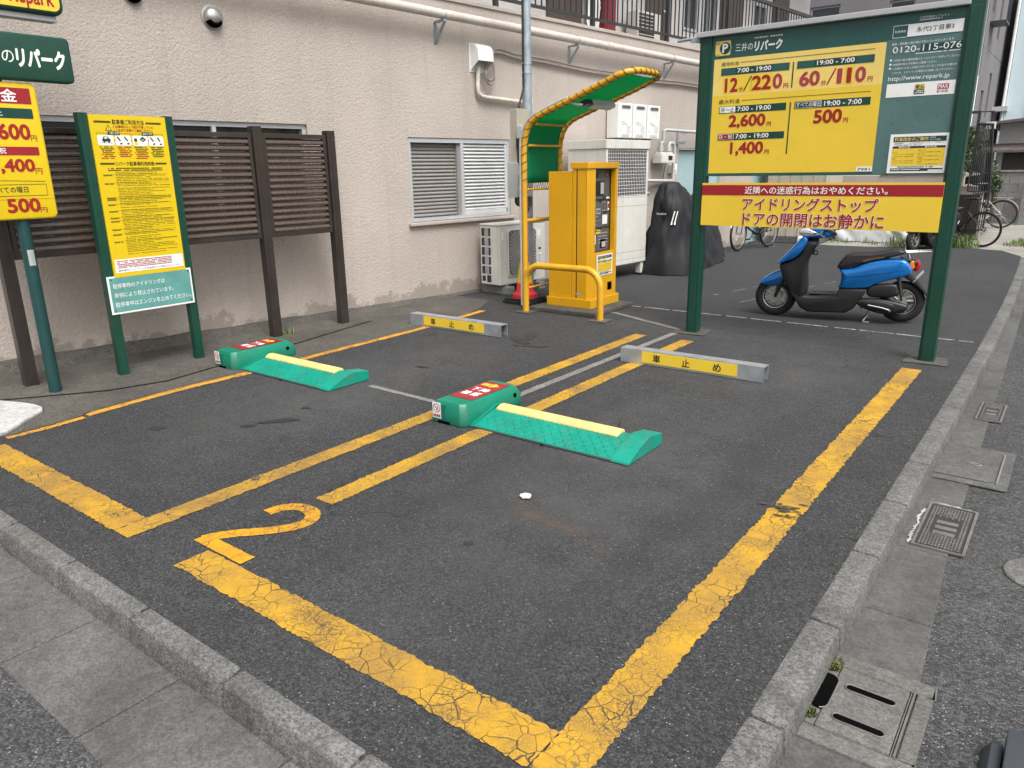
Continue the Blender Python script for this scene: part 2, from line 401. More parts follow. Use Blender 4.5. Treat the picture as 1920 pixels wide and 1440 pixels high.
m_machine = paintmat('machine_yellow', (.64, .33, .008), .36, .06, 2.5, dirt=.05)
m_tube = paintmat('tube_yellow', (.62, .33, .02), .38, .12, 5, dirt=.25)
k = NT('canopy_cloth'); k.col(k.scale(srgb(14, 138, 96), k.ramp(k.noise(3, 4), .3, .7, .94, 1.06))); k.rough(.6)
tr = k.n('ShaderNodeBsdfTranslucent'); tr.inputs[0].default_value = (*srgb(40, 185, 130), 1); mx = k.n('ShaderNodeMixShader'); mx.inputs[0].default_value = .6
k.l(k.b.outputs[0], mx.inputs[1]); k.l(tr.outputs[0], mx.inputs[2]); k.l(mx.outputs[0], [n for n in k.t.nodes if n.type == 'OUTPUT_MATERIAL'][0].inputs[0]); m_cloth = k.m
m_galv = paintmat('galvanised_steel', (.40, .425, .45), .42, .2, 9, metal=.55, dirt=.1)
m_galvd = paintmat('galvanised_pole', (.33, .38, .42), .5, .22, 12, metal=.4, dirt=.15)
m_dark = paintmat('dark_metal', (.03, .03, .032), .45, .2, 6)
m_panelgrey = paintmat('machine_panel_grey', (.10, .098, .096), .4, .1, 6)
m_black = paintmat('black_plastic', (.012, .012, .013), .4, .2, 6)
m_rubber = paintmat('rubber', (.011, .011, .011), .75, .3, 12)
m_brown = paintmat('fence_brown', (.034, .027, .024), .3, .22, 4, streak=.25, bump=.0003)
m_slat = paintmat('slat_brown', (.074, .054, .043), .26, .1, 2)
m_plastic = paintmat('road_ramp_plastic', (.042, .048, .056), .5, .12, 5)
m_board = paintmat('brown_board', (.034, .027, .022), .75, .2, 4, spec=.2)
m_alu = paintmat('aluminium', (.55, .57, .58), .35, .06, 6, metal=.35)
m_shut = paintmat('light_shutter', (.52, .53, .53), .35, .08, 5)
m_shutd = paintmat('grey_shutter', (.235, .225, .21), .45, .08, 5)
m_glass = paintmat('dark_glass', (.03, .035, .04), .08, .2, 3)
m_ivory = paintmat('ivory_metal', (.60, .59, .54), .4, .07, 4, streak=.3)
m_whitebox = paintmat('white_metal', (.72, .72, .69), .35, .06, 4, streak=.15)
m_greybox = paintmat('grey_plastic', (.42, .43, .42), .45, .08, 5)
m_pipe = paintmat('painted_pipe', (.55, .50, .45), .5, .1, 4, streak=.35)
m_lag = paintmat('lagged_pipe', (.58, .54, .45), .7, .15, 20, dirt=.35)
m_cable = paintmat('brown_cable', (.24, .20, .175), .6, .1, 8)
m_blackc = paintmat('black_cable', (.015, .015, .015), .5, .1, 8)
m_cone = paintmat('cone_red', (.55, .025, .02), .5, .1, 5, dirt=.1)
m_teal = paintmat('teal_door', (.30, .42, .44), .45, .08, 3)
m_coverc = paintmat('cover_fabric', (.0085, .0095, .012), .66, .25, 5)
m_blue = paintmat('scooter_blue', (.002, .165, .55), .22, .03, 2, metal=.4, coat=.8)
m_ddark = paintmat('scooter_dark', (.011, .011, .0125), .5, .2, 6)
m_seat = paintmat('seat_vinyl', (.016, .015, .0145), .40, .2, 7)
m_chrome = paintmat('chrome', (.62, .62, .62), .15, .05, 6, metal=1)
m_silver = paintmat('silver', (.45, .44, .42), .35, .1, 8, metal=.8)
m_lens = paintmat('lamp_lens', (.62, .64, .64), .08, .2, 25, metal=.3)
m_tail = paintmat('red_lens', (.42, .008, .01), .12, .1, 10)
m_amber = paintmat('amber_lens', (.75, .22, .01), .12, .1, 10)
m_tarp = paintmat('silver_tarp', (.36, .37, .38), .38, .1, 3)
m_beige = paintmat('beige_steel', (.40, .37, .30), .5, .08, 3, streak=.3)
m_iron = paintmat('cast_iron', (.17, .155, .145), .5, .25, 16, metal=.3, bump=.001)
m_shadow = paintmat('hollow_shade', (.004, .004, .004), 1, .2, 6, spec=0)  # near-black colour for sheets that paint the shade inside slots, mouths and gaps
m_reddoor = paintmat('dark_red_paint', (.20, .022, .035), .45, .1, 4)
m_browndoor = paintmat('brown_door', (.085, .062, .052), .45, .12, 4)
m_paleblue = paintmat('pale_blue_cladding', (.56, .68, .72), .5, .05, 1)
m_housew = stucco('house_plaster', (.46, .465, .45), 0)
m_roof = paintmat('roof_tile', (.10, .085, .08), .6, .25, 6)
m_shutb = paintmat('dark_shutter', (.06, .055, .055), .45, .15, 5)
m_leaf = foliage('leaf', (.03, .065, .018), (.085, .13, .05))
m_grass = foliage('grass_blade', (.07, .14, .03), (.18, .24, .07))
m_moss = foliage('moss', (.05, .07, .015), (.11, .12, .03))
m_twig = paintmat('twig', (.07, .05, .035), .8, .2, 9)

# ================================================================ GROUND
rj = random.Random(3)
def strip(name, ctr, wd, mt, z=.004, jit=.005, step=.014, endj=.012):
    """painted band along a polyline with a ragged edge"""
    P = [Vector(p) for p in ctr]; pts = []
    for a, b in zip(P[:-1], P[1:]):
        n = max(1, int((b - a).length / step)); pts += [a.lerp(b, i / n) for i in range(n)]
    pts.append(P[-1]); L = []; Rr = []
    for i, p in enumerate(pts):
        t = (pts[min(i + 1, len(pts) - 1)] - pts[max(0, i - 1)]).normalized(); n = Vector((-t.y, t.x))
        L.append(p + n * (wd / 2 + jit * (rj.random() * 2 - 1) + jit * noise.noise((p.x * 9, p.y * 9, 1)))); Rr.append(p - n * (wd / 2 + jit * (rj.random() * 2 - 1) + jit * noise.noise((p.x * 9, p.y * 9, 5))))
    vs = [(q.x, q.y, z) for q in L] + [(q.x, q.y, z) for q in Rr]; k = len(L)
    m = MB(); m.add(vs, [(i, k + i, k + i + 1, i + 1) for i in range(k - 1)])
    return struct(m.build(name, mt))
def flat(name, pts, z, mt):
    m = MB(); m.poly(pts, z); return struct(m.build(name, mt))

flat('road', [(-90, -90), (90, -90), (90, 120), (-90, 120)], -.10, m_road)
LOTY = 7.62
flat('parking_lot', [(-8, 1.05), (-.545, 1.05), (-.545, 7), (-.555, LOTY), (-8, LOTY)], 0, m_lot)
flat('back_lot', [(-8, LOTY), (-.555, LOTY), (-.58, 9), (-.66, 13), (-.76, 15.2), (-1.1, 16.05), (-1.55, 16.25), (-2, 16.33), (-2.66, 16.1), (-3.15, 15.72), (-3.9, 15.66), (-8, 15.9)], 0, m_back)
flat('yard', [(-12, 15.2), (-.62, 15.2), (-.60, 60), (-12, 60)], -.012, m_pale)
# gutters beside the kerbs
g = MB(); x = -7.6
while x < -.5: g.box(x, .655, -.12, x + .590, .995, -.094); x += .6
struct(g.build('front_gutter', m_gutter, bevel=.004, bseg=1))
g = MB(); y = 1.0
rx = lambda y: -.17 - .08 * min(1, max(0, (y - 2) / 1.5)) - .022 * max(0, y - 3.5)
while y < 15:
    y2 = y + .594; g.prism([(-.60, y), (rx(y), y), (rx(y2), y2), (-.60 - .02 * max(0, y - 8), y2)], -.12, -.094); y += .6
struct(g.build('side_gutter', m_smooth, bevel=.004, bseg=1))
# kerb: one cast stone after another
kb = MB()
x = -7.95
while x < -.75:
    x2 = min(x + .594, -.70); kb.add([(x, 1.0 + .004, 0), (x2, 1.0 + .004, 0), (x2, 1.083, .004), (x, 1.083, .004), (x, .985, -.11), (x2, .985, -.11), (x2, 1.083, -.11), (x, 1.083, -.11)],
        [(0, 1, 2, 3), (4, 5, 1, 0), (1, 5, 6, 2), (4, 0, 3, 7), (3, 2, 6, 7), (7, 6, 5, 4)]); x += .6
kx = lambda y: -.56 - .0 * y if y < 7 else -.56 - .0067 * (y - 7) - .0022 * (y - 7) ** 2
y = 1.25
while y < 14.9:
    y2 = y + .592; a, b = kx(y), kx(y2)
    kb.add([(a, y, .004), (a + .108, y, 0), (b + .108, y2, 0), (b, y2, .004), (a, y, -.11), (a + .116, y, -.11), (b + .116, y2, -.11), (b, y2, -.11)],
        [(0, 1, 2, 3), (4, 5, 1, 0), (1, 5, 6, 2), (3, 2, 6, 7), (0, 3, 7, 4), (7, 6, 5, 4)]); y += .6
c0 = (-.70, 1.25)
o_ = arc(-.70, 1.25, .262, -90, 0, 6); i_ = arc(-.70, 1.25, .16, -90, 0, 6)
for k in range(6): kb.prism([i_[k], o_[k], o_[k + 1], i_[k + 1]], -.11, .002)
struct(kb.build('kerb', m_kerb, bevel=.014, bseg=2, smooth=50))
# concrete apron along the wall and its white patch
flat('apron', [(-8, 1.09), (-5.17, 1.09), (-5.145, 1.5), (-5.15, 1.9), (-5.205, 2.06), (-5.255, 2.7), (-5.235, 3.3), (-5.25, 4.0), (-5.265, 5.26), (-5.34, 6.15), (-5.45, 6.5), (-5.7, 7.0), (-8, 7.1)], .004, m_apron)
flat('apron_ledge', [(-8, 1.3), (-6.05, 1.75), (-5.62, 2.35), (-5.50, 2.75), (-5.74, 4.2), (-5.95, 5.3), (-8, 5.8)], .014, m_apron)
ms = MB(); ms.prism(cr([(-6.6, 1.4), (-5.95, 1.78), (-5.55, 1.88), (-5.36, 1.72), (-5.15, 1.47), (-5.2, 1.2), (-6.5, 1.12)], 3), .0, .024); struct(ms.build('mortar_patch', m_mortar, bevel=.008))
# painted lines
strip('bay_line', [(-3.23, 1.30), (-3.23, 6.27)], .125, m_line)
strip('bay_line', [(-4.99, 1.375), (-3.296, 1.375)], .155, m_line)
strip('bay_line', [(-2.75, 2.055), (-2.75, 6.27)], .125, m_line)
strip('bay_line', [(-2.77, 1.375), (-.966, 1.375)], .155, m_line)
strip('bay_line', [(-.893, 1.30), (-.893, 3.13), (-.90, 3.24)], .14, m_line, jit=.006)
strip('bay_line', [(-.885, 3.246), (-.893, 3.4), (-.893, 6.3)], .14, m_line, jit=.006)
strip('wall_line', [(-5.165, 2.0), (-5.20, 2.4), (-5.215, 2.75), (-5.195, 3.3), (-5.21, 4.0), (-5.225, 5.26), (-5.30, 6.2), (-5.33, 6.42)], .085, m_line2)
strip('wall_line', [(-5.10, 1.50), (-5.10, 1.75), (-5.125, 1.97)], .06, m_line2)
two = cr([(-2.875, 1.82), (-2.86, 1.895), (-2.79, 1.95), (-2.70, 1.945), (-2.64, 1.885), (-2.65, 1.80), (-2.72, 1.70), (-2.80, 1.62), (-2.855, 1.55), (-2.885, 1.49)], 6, False)
strip('bay_number', two, .072, m_digit, jit=.002)
strip('bay_number', [(-2.905, 1.497), (-2.55, 1.497)], .07, m_digit, jit=.002, z=.0052)
strip('grey_line', [(-4.09, 3.575), (-3.42, 3.555)], .05, m_greyline, jit=.004)
strip('grey_line', [(-3.02, 3.95), (-2.99, 6.60)], .065, m_greyline, jit=.004)
strip('grey_line', [(-4.03, 7.12), (-3.0, 6.665)], .065, m_greyline, jit=.004)
x = -4.2
while x < -.62:
    L = .1 + rj.random() * .3; strip('white_line', [(x, 7.585), (min(x + L, -.62), 7.585)], .026, m_white, jit=.006); x += L + .015 + rj.random() * .05
for a, b in (((-3.57, 8.7), (-3.06, 10.9)), ((-3.1, 8.4), (-2.55, 10.9)), ((-1.7, 8.6), (-1.4, 11))):
    for k in range(5):
        t0 = k / 5 + rj.random() * .05; t1 = k / 5 + .08 + rj.random() * .1
        A, B = Vector(a), Vector(b); strip('faint_line', [A.lerp(B, t0), A.lerp(B, t1)], .02, m_greyline, jit=.006)
m_scuff = paintmat('scuff', (.05, .045, .038), .7, .3, 20)
m_stain = paintmat('oil_stain', (.024, .024, .025), .6, .3, 9, bump=.0008)
def blot(cx, cy, rx_, ry_, ang, seed, z=.004, mt=None):
    p = []
    for k in range(40):
        a = 2 * math.pi * k / 40; r = 1 + .45 * noise.noise((math.cos(a) * 1.6 + seed, math.sin(a) * 1.6, seed))
        u, v = r * rx_ * math.cos(a), r * ry_ * math.sin(a); p.append((cx + u * math.cos(ang) - v * math.sin(ang), cy + u * math.sin(ang) + v * math.cos(ang)))
    m = MB(); m.poly(p, z); struct(m.build('oil_stain', mt or m_stain))
for b in ((-3.97, 2.68, .13, .035, .9, 1), (-4.06, 2.5, .05, .025, .7, 2), (-4.5, 2.14, .06, .035, .5, 3), (-4.05, 5.42, .22, .05, -.55, 4), (-4.08, 5.62, .06, .13, .5, 5), (-3.82, 5.3, .16, .03, .4, 6), (-1.9, 2.15, .025, .02, 0, 7), (-4.14, 4.2, .07, .02, .2, 9), (-4.05, 2.95, .035, .02, .3, 10)): blot(*b)
for k in range(26): blot(-.89 + rj.gauss(0, .035), 3.25 + rj.gauss(0, .05), .006 + .02 * rj.random(), .003 + .008 * rj.random(), rj.random() * .5, 20 + k, .008 + k * .0001, m_scuff)

# covers set in the gutter and road
def cast_cover(x0, y0, x1, y1, label, rows, group='cast iron covers in the gutter', lid=True):
    t = thing('iron_cover', label, 'drain cover', ((x0 + x1) / 2, (y0 + y1) / 2, -.094), 0, group)
    hx, hy = (x1 - x0) / 2, (y1 - y0) / 2
    f = MB(); b = .012
    for q in ((-hx, -hy, hx, -hy + b), (-hx, hy - b, hx, hy), (-hx, -hy + b, -hx + b, hy - b), (hx - b, -hy + b, hx, hy - b)): f.box(q[0], q[1], .001, q[2], q[3], .009)
    f.build('frame', m_iron, t)
    p = MB(); p.mat(1); p.box(-hx + b + .003, -hy + b + .003, .001, hx - b - .003, hy - b - .003, .005); p.mat(0)
    n = int((x1 - x0) / .016); m = int((y1 - y0) / .024)
    for i in range(n):
        for j in range(m):
            cx = -hx + b + .010 + (i + .5) * (2 * hx - 2 * b - .02) / n; cy = -hy + b + .010 + (j + .5 + .25 * (i % 2)) * (2 * hy - 2 * b - .03) / m
            if abs(cx) < hx * .5 and abs(cy) < hy * .42 and rows: continue
            p.box(cx - .0042, cy - .0075, .005, cx + .0042, cy + .0075, .0095)
    if rows:
        for k in range(rows): p.box(-hx * .42, -hy * .36 + k * hy * .72 / rows, .005, hx * .42, -hy * .36 + (k + .55) * hy * .72 / rows, .0082)
        p.ring((0, hy * .58, .006), .022, .003, 'z', 18, 6)
    p.build('cover_plate', [m_iron, m_dark], t); return t
cast_cover(-.395, 3.43, -.185, 3.95, 'larger square cast iron cover with worn raised lettering, bordered by a flaking white smear', 3)
cast_cover(-.375, 5.53, -.225, 5.97, 'smaller cast iron cover lying farther along the gutter, past the concrete hatch', 2)
def flake(name, pts, z, mt): m = MB(); m.poly(pts, z); return struct(m.build(name, mt))
strip('white_smear', [(-.408, 3.44), (-.412, 3.55), (-.405, 3.66), (-.415, 3.75), (-.402, 3.86)], .012, m_white, -.0895, jit=.0055, step=.01)
strip('white_smear', [(-.40, 3.965), (-.30, 3.968), (-.22, 3.96)], .008, m_white, -.0895, jit=.006, step=.012)
# concrete hatch with one slot
t = thing('concrete_hatch', 'wide smooth concrete hatch with one short eye slot and a steel edge strip', 'drain cover', (-.30, 4.61, -.094))
h = MB(); h.prism(rrect(-.19, -.30, .20, .33, .02), .0, .008); h.build('frame', m_gutter, t, bevel=.002)
h = MB(); h.prism(rrect(-.185, -.235, .135, .255, .035), .009, .014); h.build('hatch_slab', m_gutter, t, bevel=.003)
h = MB(); h.box(.145, -.24, .009, .153, .26, .016); h.build('edge_strip', m_silver, t)
h = MB(); h.tube([(.03 + .026 * math.cos(a), .0 + .011 * math.sin(a), .016) for a in [i * math.pi / 8 for i in range(16)]], .003, 6, True); h.build('slot_rim', m_silver, t)
h = MB(); h.poly([(.03 + .024 * math.cos(a), .009 * math.sin(a)) for a in [i * math.pi / 8 for i in range(16)]], .016); h.build('slot', m_shadow, t)  # flat black sheet painting the shade of the eye slot; slab is solid
# catch basin with two long slots and a mouth under the kerb
t = thing('catch_basin', 'concrete catch basin lid with two long rounded slots and a dark mouth at the kerb', 'drain cover', (-.305, 2.19, -.094))
h = MB()
for q in ((-.145, -.24, .165, -.175), (-.145, .165, .165, .235), (.118, -.175, .165, .165)): h.box(q[0], q[1], -.02, q[2], q[3], .010)
h.build('frame', m_lid, t, bevel=.006)
h = MB(); h.box(-.11, -.171, -.02, .098, .161, .012); h.box(-.142, .10, -.02, -.111, .161, .011); h.box(-.142, -.171, -.02, -.111, -.09, .011); h.build('lid', m_lid, t, bevel=.006)
h = MB(); h.box(.101, -.171, -.02, .104, .161, .010); h.box(.108, -.171, -.02, .114, .161, .013); h.build('edge_strip', m_iron, t)
for yy, xx in ((.062, -.002), (-.10, -.002)):
    p = rrect(xx - .074, yy - .016, xx + .074, yy + .016, .0159, 6)
    s = MB(); s.poly(p, .0145); s.build('slot', m_shadow, t)  # black sheet on the uncut lid, stands for shade in the slot
    s = MB(); s.tube([(a, b, .0135) for a, b in p], .0028, 6, True); s.build('slot_rim', m_iron, t, smooth=60)
h = MB(); h.poly(rrect(-.165, -.088, -.098, .098, .025), .0145); h.build('mouth', m_shadow, t)  # mouth drawn as a flat black sheet, its inner shade put into colour
h = MB(); h.tube([(-.118, -.088, .0135), (-.104, -.078, .0135), (-.098, -.06, .0135), (-.098, .07, .0135), (-.104, .088, .0135), (-.118, .098, .0135)], .0026, 6); h.build('mouth_rim', m_iron, t)
# round cover, plastic block
h = MB(); h.lathe([(0, .006), (.15, .006), (.155, .002), (.155, -.01)], 40); o = h.build('round_cover', m_kerb, loc=(.11, 3.45, -.096)); tag(o, 'pale round concrete cover cut off at the right edge of the road', 'drain cover')
t = thing('plastic_ramp', 'dark grey plastic step ramp lying on the road at the photo corner', 'kerb ramp', (.0, 2.2, -.1))
h = MB(); h.prism(rrect(.055, -.35, .40, .055, .012), 0, .085); h.build('upper_step', m_plastic, t, bevel=.006, smooth=40)
h = MB(); h.add([(.0, -.35, 0), (.0525, -.35, 0), (.0525, .03, 0), (.0, .03, 0), (.022, -.35, .05), (.0525, -.35, .05), (.0525, .01, .05), (.022, .01, .05)], [(3, 2, 1, 0), (4, 5, 6, 7), (0, 1, 5, 4), (1, 2, 6, 5), (2, 3, 7, 6), (3, 0, 4, 7)]); h.build('lower_step', m_plastic, t, bevel=.01, smooth=40)
# litter
t = MB(); t.lathe([(.0, .003), (.013, .003), (.020, .012), (.024, .016), (.027, .012), (.025, .004), (.018, .001), (.0, .001)], 18)
for i, v in enumerate(t.v): t.v[i] = Vector((v.x * 1.2, v.y * .85, v.z + .006 * noise.noise(v * 60) + .004 + .2 * v.x))
tag(t.build('bottle_cap', m_wht, loc=(-1.97, 2.66, .0), smooth=40), 'small white plastic cap dropped in the middle of the empty front bay', 'litter')
# moss by the catch basin and tufts
def blades(name, spots, n, h, mt, spread, seed, wd=.006):
    r = random.Random(seed); m = MB(); m.flat = True
    for cx, cy, cz, k in spots:
        for _ in range(int(n * k)):
            a = r.random() * 6.283; d = spread * math.sqrt(r.random()); x, y = cx + d * math.cos(a), cy + d * math.sin(a); an = r.random() * 6.283; H = h * (.4 + .8 * r.random()); le = H * (.2 + .8 * r.random())
            px, py = math.cos(an + 1.57) * wd / 2, math.sin(an + 1.57) * wd / 2; ex, ey = math.cos(an) * le, math.sin(an) * le
            m.add([(x - px, y - py, cz), (x + px, y + py, cz), (x + ex * .4 + px * .8, y + ey * .4 + py * .8, cz + H * .65), (x + ex * .4 - px * .8, y + ey * .4 - py * .8, cz + H * .65), (x + ex, y + ey, cz + H)], [(0, 1, 2, 3), (3, 2, 4)])
    o = m.build(name, mt); return stuff(o)
tag(blades('moss', [(-.435, 2.33, -.085, 1), (-.44, 2.06, -.085, .8), (-.435, 2.37, -.09, .6)], 160, .016, m_moss, .022, 1, .006), 'yellow green moss against the kerb beside the catch basin', 'moss')
tag(blades('kerb_moss', [(-.572, 2.7 + .09 * k, .0, .3 + .35 * (k % 3)) for k in range(14)], 22, .008, m_moss, .02, 2, .004), 'thin line of moss between asphalt and side kerb', 'moss')
tag(blades('grass', [(-2.2 + .13 * k, 16.42 - .02 * k, -.01, 1) for k in range(5)] + [(-2.9 + .2 * k, 16.15, -.01, .5) for k in range(3)], 110, .24, m_grass, .2, 3, .012), 'rough grass growing at the back edge of the lot behind the right sign post', 'grass')
tag(blades('grass_verge', [(-.95 + .09 * k, 17.2 + .45 * k, -.01, 1) for k in range(8)], 120, .09, m_grass, .25, 4, .014), 'strip of short grass at the right edge of the yard', 'grass')
tag(blades('weeds', [(-4.1 + .17 * k, 16.35 + .1 * math.sin(k * 2), -.01, .6 + .5 * math.sin(k * 1.9)) for k in range(10)], 22, .12, m_grass, .14, 5, .012), 'weeds growing along the foot of the silver sheet', 'weeds')
tag(blades('wall_weed', [(-6.15, 4.36, .004, 1)], 46, .06, m_grass, .06, 6, .009), 'small weed sprouting beside a brown fence post at the wall', 'weed')

# ================================================================ PINK BUILDING
WA = -math.atan(.1)                                  # the wall runs a little off the parking lines
WO = Vector((-6.7, 3.5, 0)); WU = Vector((-math.sin(WA), math.cos(WA), 0)); WN = Vector((math.cos(WA), math.sin(WA), 0))
def wp(n, u, z=0): return WO + WU * u + WN * n + Vector((0, 0, z))
def holed(mb, u0, u1, z0, z1, holes, depth, M):
    """wall face (frame M: u, v, out) with reveals round each opening"""
    us = sorted({u0, u1, *[h[0] for h in holes], *[h[2] for h in holes]}); zs = sorted({z0, z1, *[h[1] for h in holes], *[h[3] for h in holes]})
    for a, b in zip(us[:-1], us[1:]):
        for c, d in zip(zs[:-1], zs[1:]):
            if not any(h[0] <= (a + b) / 2 <= h[2] and h[1] <= (c + d) / 2 <= h[3] for h in holes): mb.quad(a, c, b, d, 0, M)
    for a, c, b, d in holes:
        mb.add([(a, c, 0), (b, c, 0), (b, d, 0), (a, d, 0), (a, c, -depth), (b, c, -depth), (b, d, -depth), (a, d, -depth)], [(0, 1, 5, 4), (1, 2, 6, 5), (2, 3, 7, 6), (3, 0, 4, 7)], M)
bd = thing('apartment_building', 'long pink stucco building with a railed walkway on its upper floor', 'building', WO, WA)
LEDGE = 3.5; U0, U1 = -6.0, 17.0
holes = [(-2.6, .95, 1.625, 2.03), (2.95, .955, 4.685, 1.93), (8.97, 0.0, 10.58, 1.865), (11.88, 0, 12.7, 1.9)]
m = MB(); m.flat = True; holed(m, U0, U1, -.3, LEDGE - .045, holes, .16, FX)
m.quad(0, 0, 9, 3.45, 0, T(0, U0, 0) @ Matrix(((-1, 0, 0, 0), (0, 0, 1, 0), (0, 1, 0, 0), (0, 0, 0, 1))))
m.build('wall', m_wall, bd)
m = MB(); m.box(-.25, U0, LEDGE - .045, .02, U1, LEDGE); m.build('coping', m_wall, bd, bevel=.006)
m = MB(); m.box(-9, U0, 3.30, -.251, U1, 3.46); m.build('walkway_floor', m_pale, bd)
m = MB(); m.prism([(0, -6), (0, 5.5), (.03, 5.5), (.10, 1.2), (.13, -1), (.13, -6)], -.05, .045)
k = MB()
vs = []; n = 46
for i in range(n + 1):
    u = -6 + 10.4 * i / n; q = max(0, 1 - max(0, (u + 1.2)) / 5.4); j = .015 * noise.noise((u * 3, 0, 0)); h = .02 + .10 * q + j; b = .05 + .10 * q + .02 * noise.noise((u * 2, 3, 0))
    vs += [(.001, u, -.05), (.001, u, h), (.02 + .02 * q, u, h - .01), (b, u, .004), (b, u, -.05)]
k.add(vs, [(i * 5 + j, i * 5 + j + 1, i * 5 + j + 6, i * 5 + j + 5) for i in range(n) for j in range(4)]); k.build('footing', m_apron, bd)
# window behind the slat fence
wn = MB(); fr = .035
for q in ((-2.6, 1.985, 1.625, 2.03), (-2.6, .955, 1.625, .99), (-2.6, .99, -2.56, 1.985), (1.585, .99, 1.625, 1.985), (.62, .99, .66, 1.985), (-.90, .99, -.86, 1.985)): wn.box(q[0], q[1], -.10, q[2], q[3], -.03, FX)
wn = wn.build('window', m_alu, bd); g = MB(); g.quad(-2.55, 1.0, 1.58, 1.985, -.085, FX); g.build('pane', m_glass, wn)
# louvred window
wn = MB()
for q in ((2.955, 1.875, 4.68, 1.925), (2.955, .96, 4.68, 1.0), (2.955, 1.0, 2.995, 1.875), (4.64, 1.0, 4.68, 1.875), (3.80, 1.0, 3.85, 1.875)): wn.box(q[0], q[1], -.11, q[2], q[3], -.012, FX)
wn.box(2.98, 1.02, -.09, 3.03, 1.86, -.045, FX)
wn = wn.build('window', m_alu, bd, bevel=.003)
lv = MB()
for i in range(20):
    z = 1.025 + i * .043; lv.add([(2.999, z, -.07), (3.76, z, -.07), (3.76, z + .034, -.095), (2.999, z + .034, -.095), (3.76, z - .012, -.075), (2.999, z - .012, -.075)], [(0, 1, 2, 3), (5, 4, 1, 0)], FX)
lv.quad(2.999, 1.0, 3.80, 1.875, -.105, FX); lv.build('shutter', m_shutd, wn)
b_ = MB(); b_.box(3.755, 1.0, -.09, 3.799, 1.875, -.04, FX); b_.build('shutter_stile', m_shutd, wn)
lv = MB()
for i in range(19):
    z = 1.065 + i * .043; lv.add([(3.851, z, -.022), (4.60, z, -.022), (4.60, z + .036, -.055), (3.851, z + .036, -.055), (4.60, z - .010, -.03), (3.851, z - .010, -.03)], [(0, 1, 2, 3), (5, 4, 1, 0)], FX)
lv.box(3.851, 1.0, -.06, 4.62, 1.055, -.02, FX); lv.box(4.601, 1.055, -.06, 4.64, 1.875, -.02, FX); lv.quad(3.85, 1.0, 4.64, 1.875, -.075, FX); lv.build('louvre', m_shut, wn)
sl_ = MB(); sl_.box(2.90, .915, .001, 4.74, .952, .05, FX); sl_.build('sill', m_wall, bd, bevel=.008)
# ground floor doors
for a, b, z in ((8.97, 10.58, 1.865), (11.88, 12.7, 1.9)):
    d = MB(); d.box(a + .03, -.02, -.12, b - .03, z - .03, -.08, FX)
    if b - a > 1: d.box((a + b) / 2 - .006, 0, -.08, (a + b) / 2 + .006, z - .03, -.076, FX)
    d = d.build('door', m_teal, bd)
    e = MB()
    for q in ((a, 0, a + .03, z), (b - .03, 0, b, z), (a + .03, z - .03, b - .03, z)): e.box(q[0], q[1], -.13, q[2], q[3], -.01, FX)
    e.build('door_frame', m_greybox, d); e = MB(); e.cyl((-.05, b - .12, .95), (-.05, b - .12, 1.10), .012, 8); e.build('handle', m_silver, d)
# upper floor
IN = -1.25
doors = [(6.9, 7.75, m_browndoor), (9.68, 10.35, m_browndoor), (12.5, 13.4, m_browndoor), (14.9, 15.7, m_browndoor)]
wins = [(11.0, 4.12, 11.55, 4.9), (11.75, 4.05, 12.3, 5.0), (14.0, 4.1, 14.6, 5.0), (4.6, 4.1, 5.8, 5.1)]
m = MB(); m.flat = True; holed(m, U0, U1, 3.46, 6.6, [(a, b, c, d) for a, b, c, d in wins], .1, T(IN, 0, 0) @ FX); m.build('upper_wall', m_wall3, bd)
m = MB(); m.box(-9, U0, 6.61, .35, U1, 6.8); m.build('roof', m_pale, bd)
for a, b, mt in doors:
    d = MB(); d.box(IN, a, 3.465, IN + .05, b, 5.5); d = d.build('upper_door', mt, bd); e = MB(); e.lathe([(0, 0), (.022, 0), (.03, .02), (0, .04)], 10, T(IN + .05, b - .1, 4.33) @ Matrix.Rotation(R(90), 4, 'Y')); e.build('knob', m_silver, d)
for a, c, b, d in wins:
    e = MB()
    for q in ((a, c, b, c + .05), (a, d - .05, b, d), (a, c + .05, a + .04, d - .05), (b - .04, c + .05, b, d - .05), ((a + b) / 2 - .02, c + .05, (a + b) / 2 + .02, d - .05)): e.box(q[0], q[1], -.08, q[2], q[3], .02, T(IN, 0, 0) @ FX)
    e = e.build('upper_window', m_alu, bd); g = MB(); g.quad(a + .04, c + .05, b - .04, d - .05, -.05, T(IN, 0, 0) @ FX); g.build('pane', m_glass, e)
p = MB(); p.box(IN + .001, 8.24, 3.47, IN + .16, 8.56, 6.0); p.box(IN + .161, 8.30, 3.8, IN + .17, 8.50, 5.9); p.build('pipe_cover', m_reddoor, bd, bevel=.004)
for k, (s, c) in enumerate((('階', 4.35), ('段', 4.15))): pass
# railing of the walkway
rl = MB()
NR = -.09
rl.box(NR - .02, U0 + .1, LEDGE + .11, NR + .02, U1, LEDGE + .145); rl.box(NR - .03, U0 + .1, LEDGE + 1.05, NR + .03, U1, LEDGE + 1.11)
u = 4.56
while u < U1: rl.box(NR - .028, u - .028, LEDGE, NR + .028, u + .028, LEDGE + 1.05); u += 2.02
u = U0 + .2
while u < U1: rl.box(NR - .008, u - .008, LEDGE + .145, NR + .008, u + .008, LEDGE + 1.05); u += .125
rl.build('railing', m_dark, bd)

def on_wall(name, label, cat, n, u, z=0, group=None): return thing(name, label, cat, wp(n, u, z), WA, group)
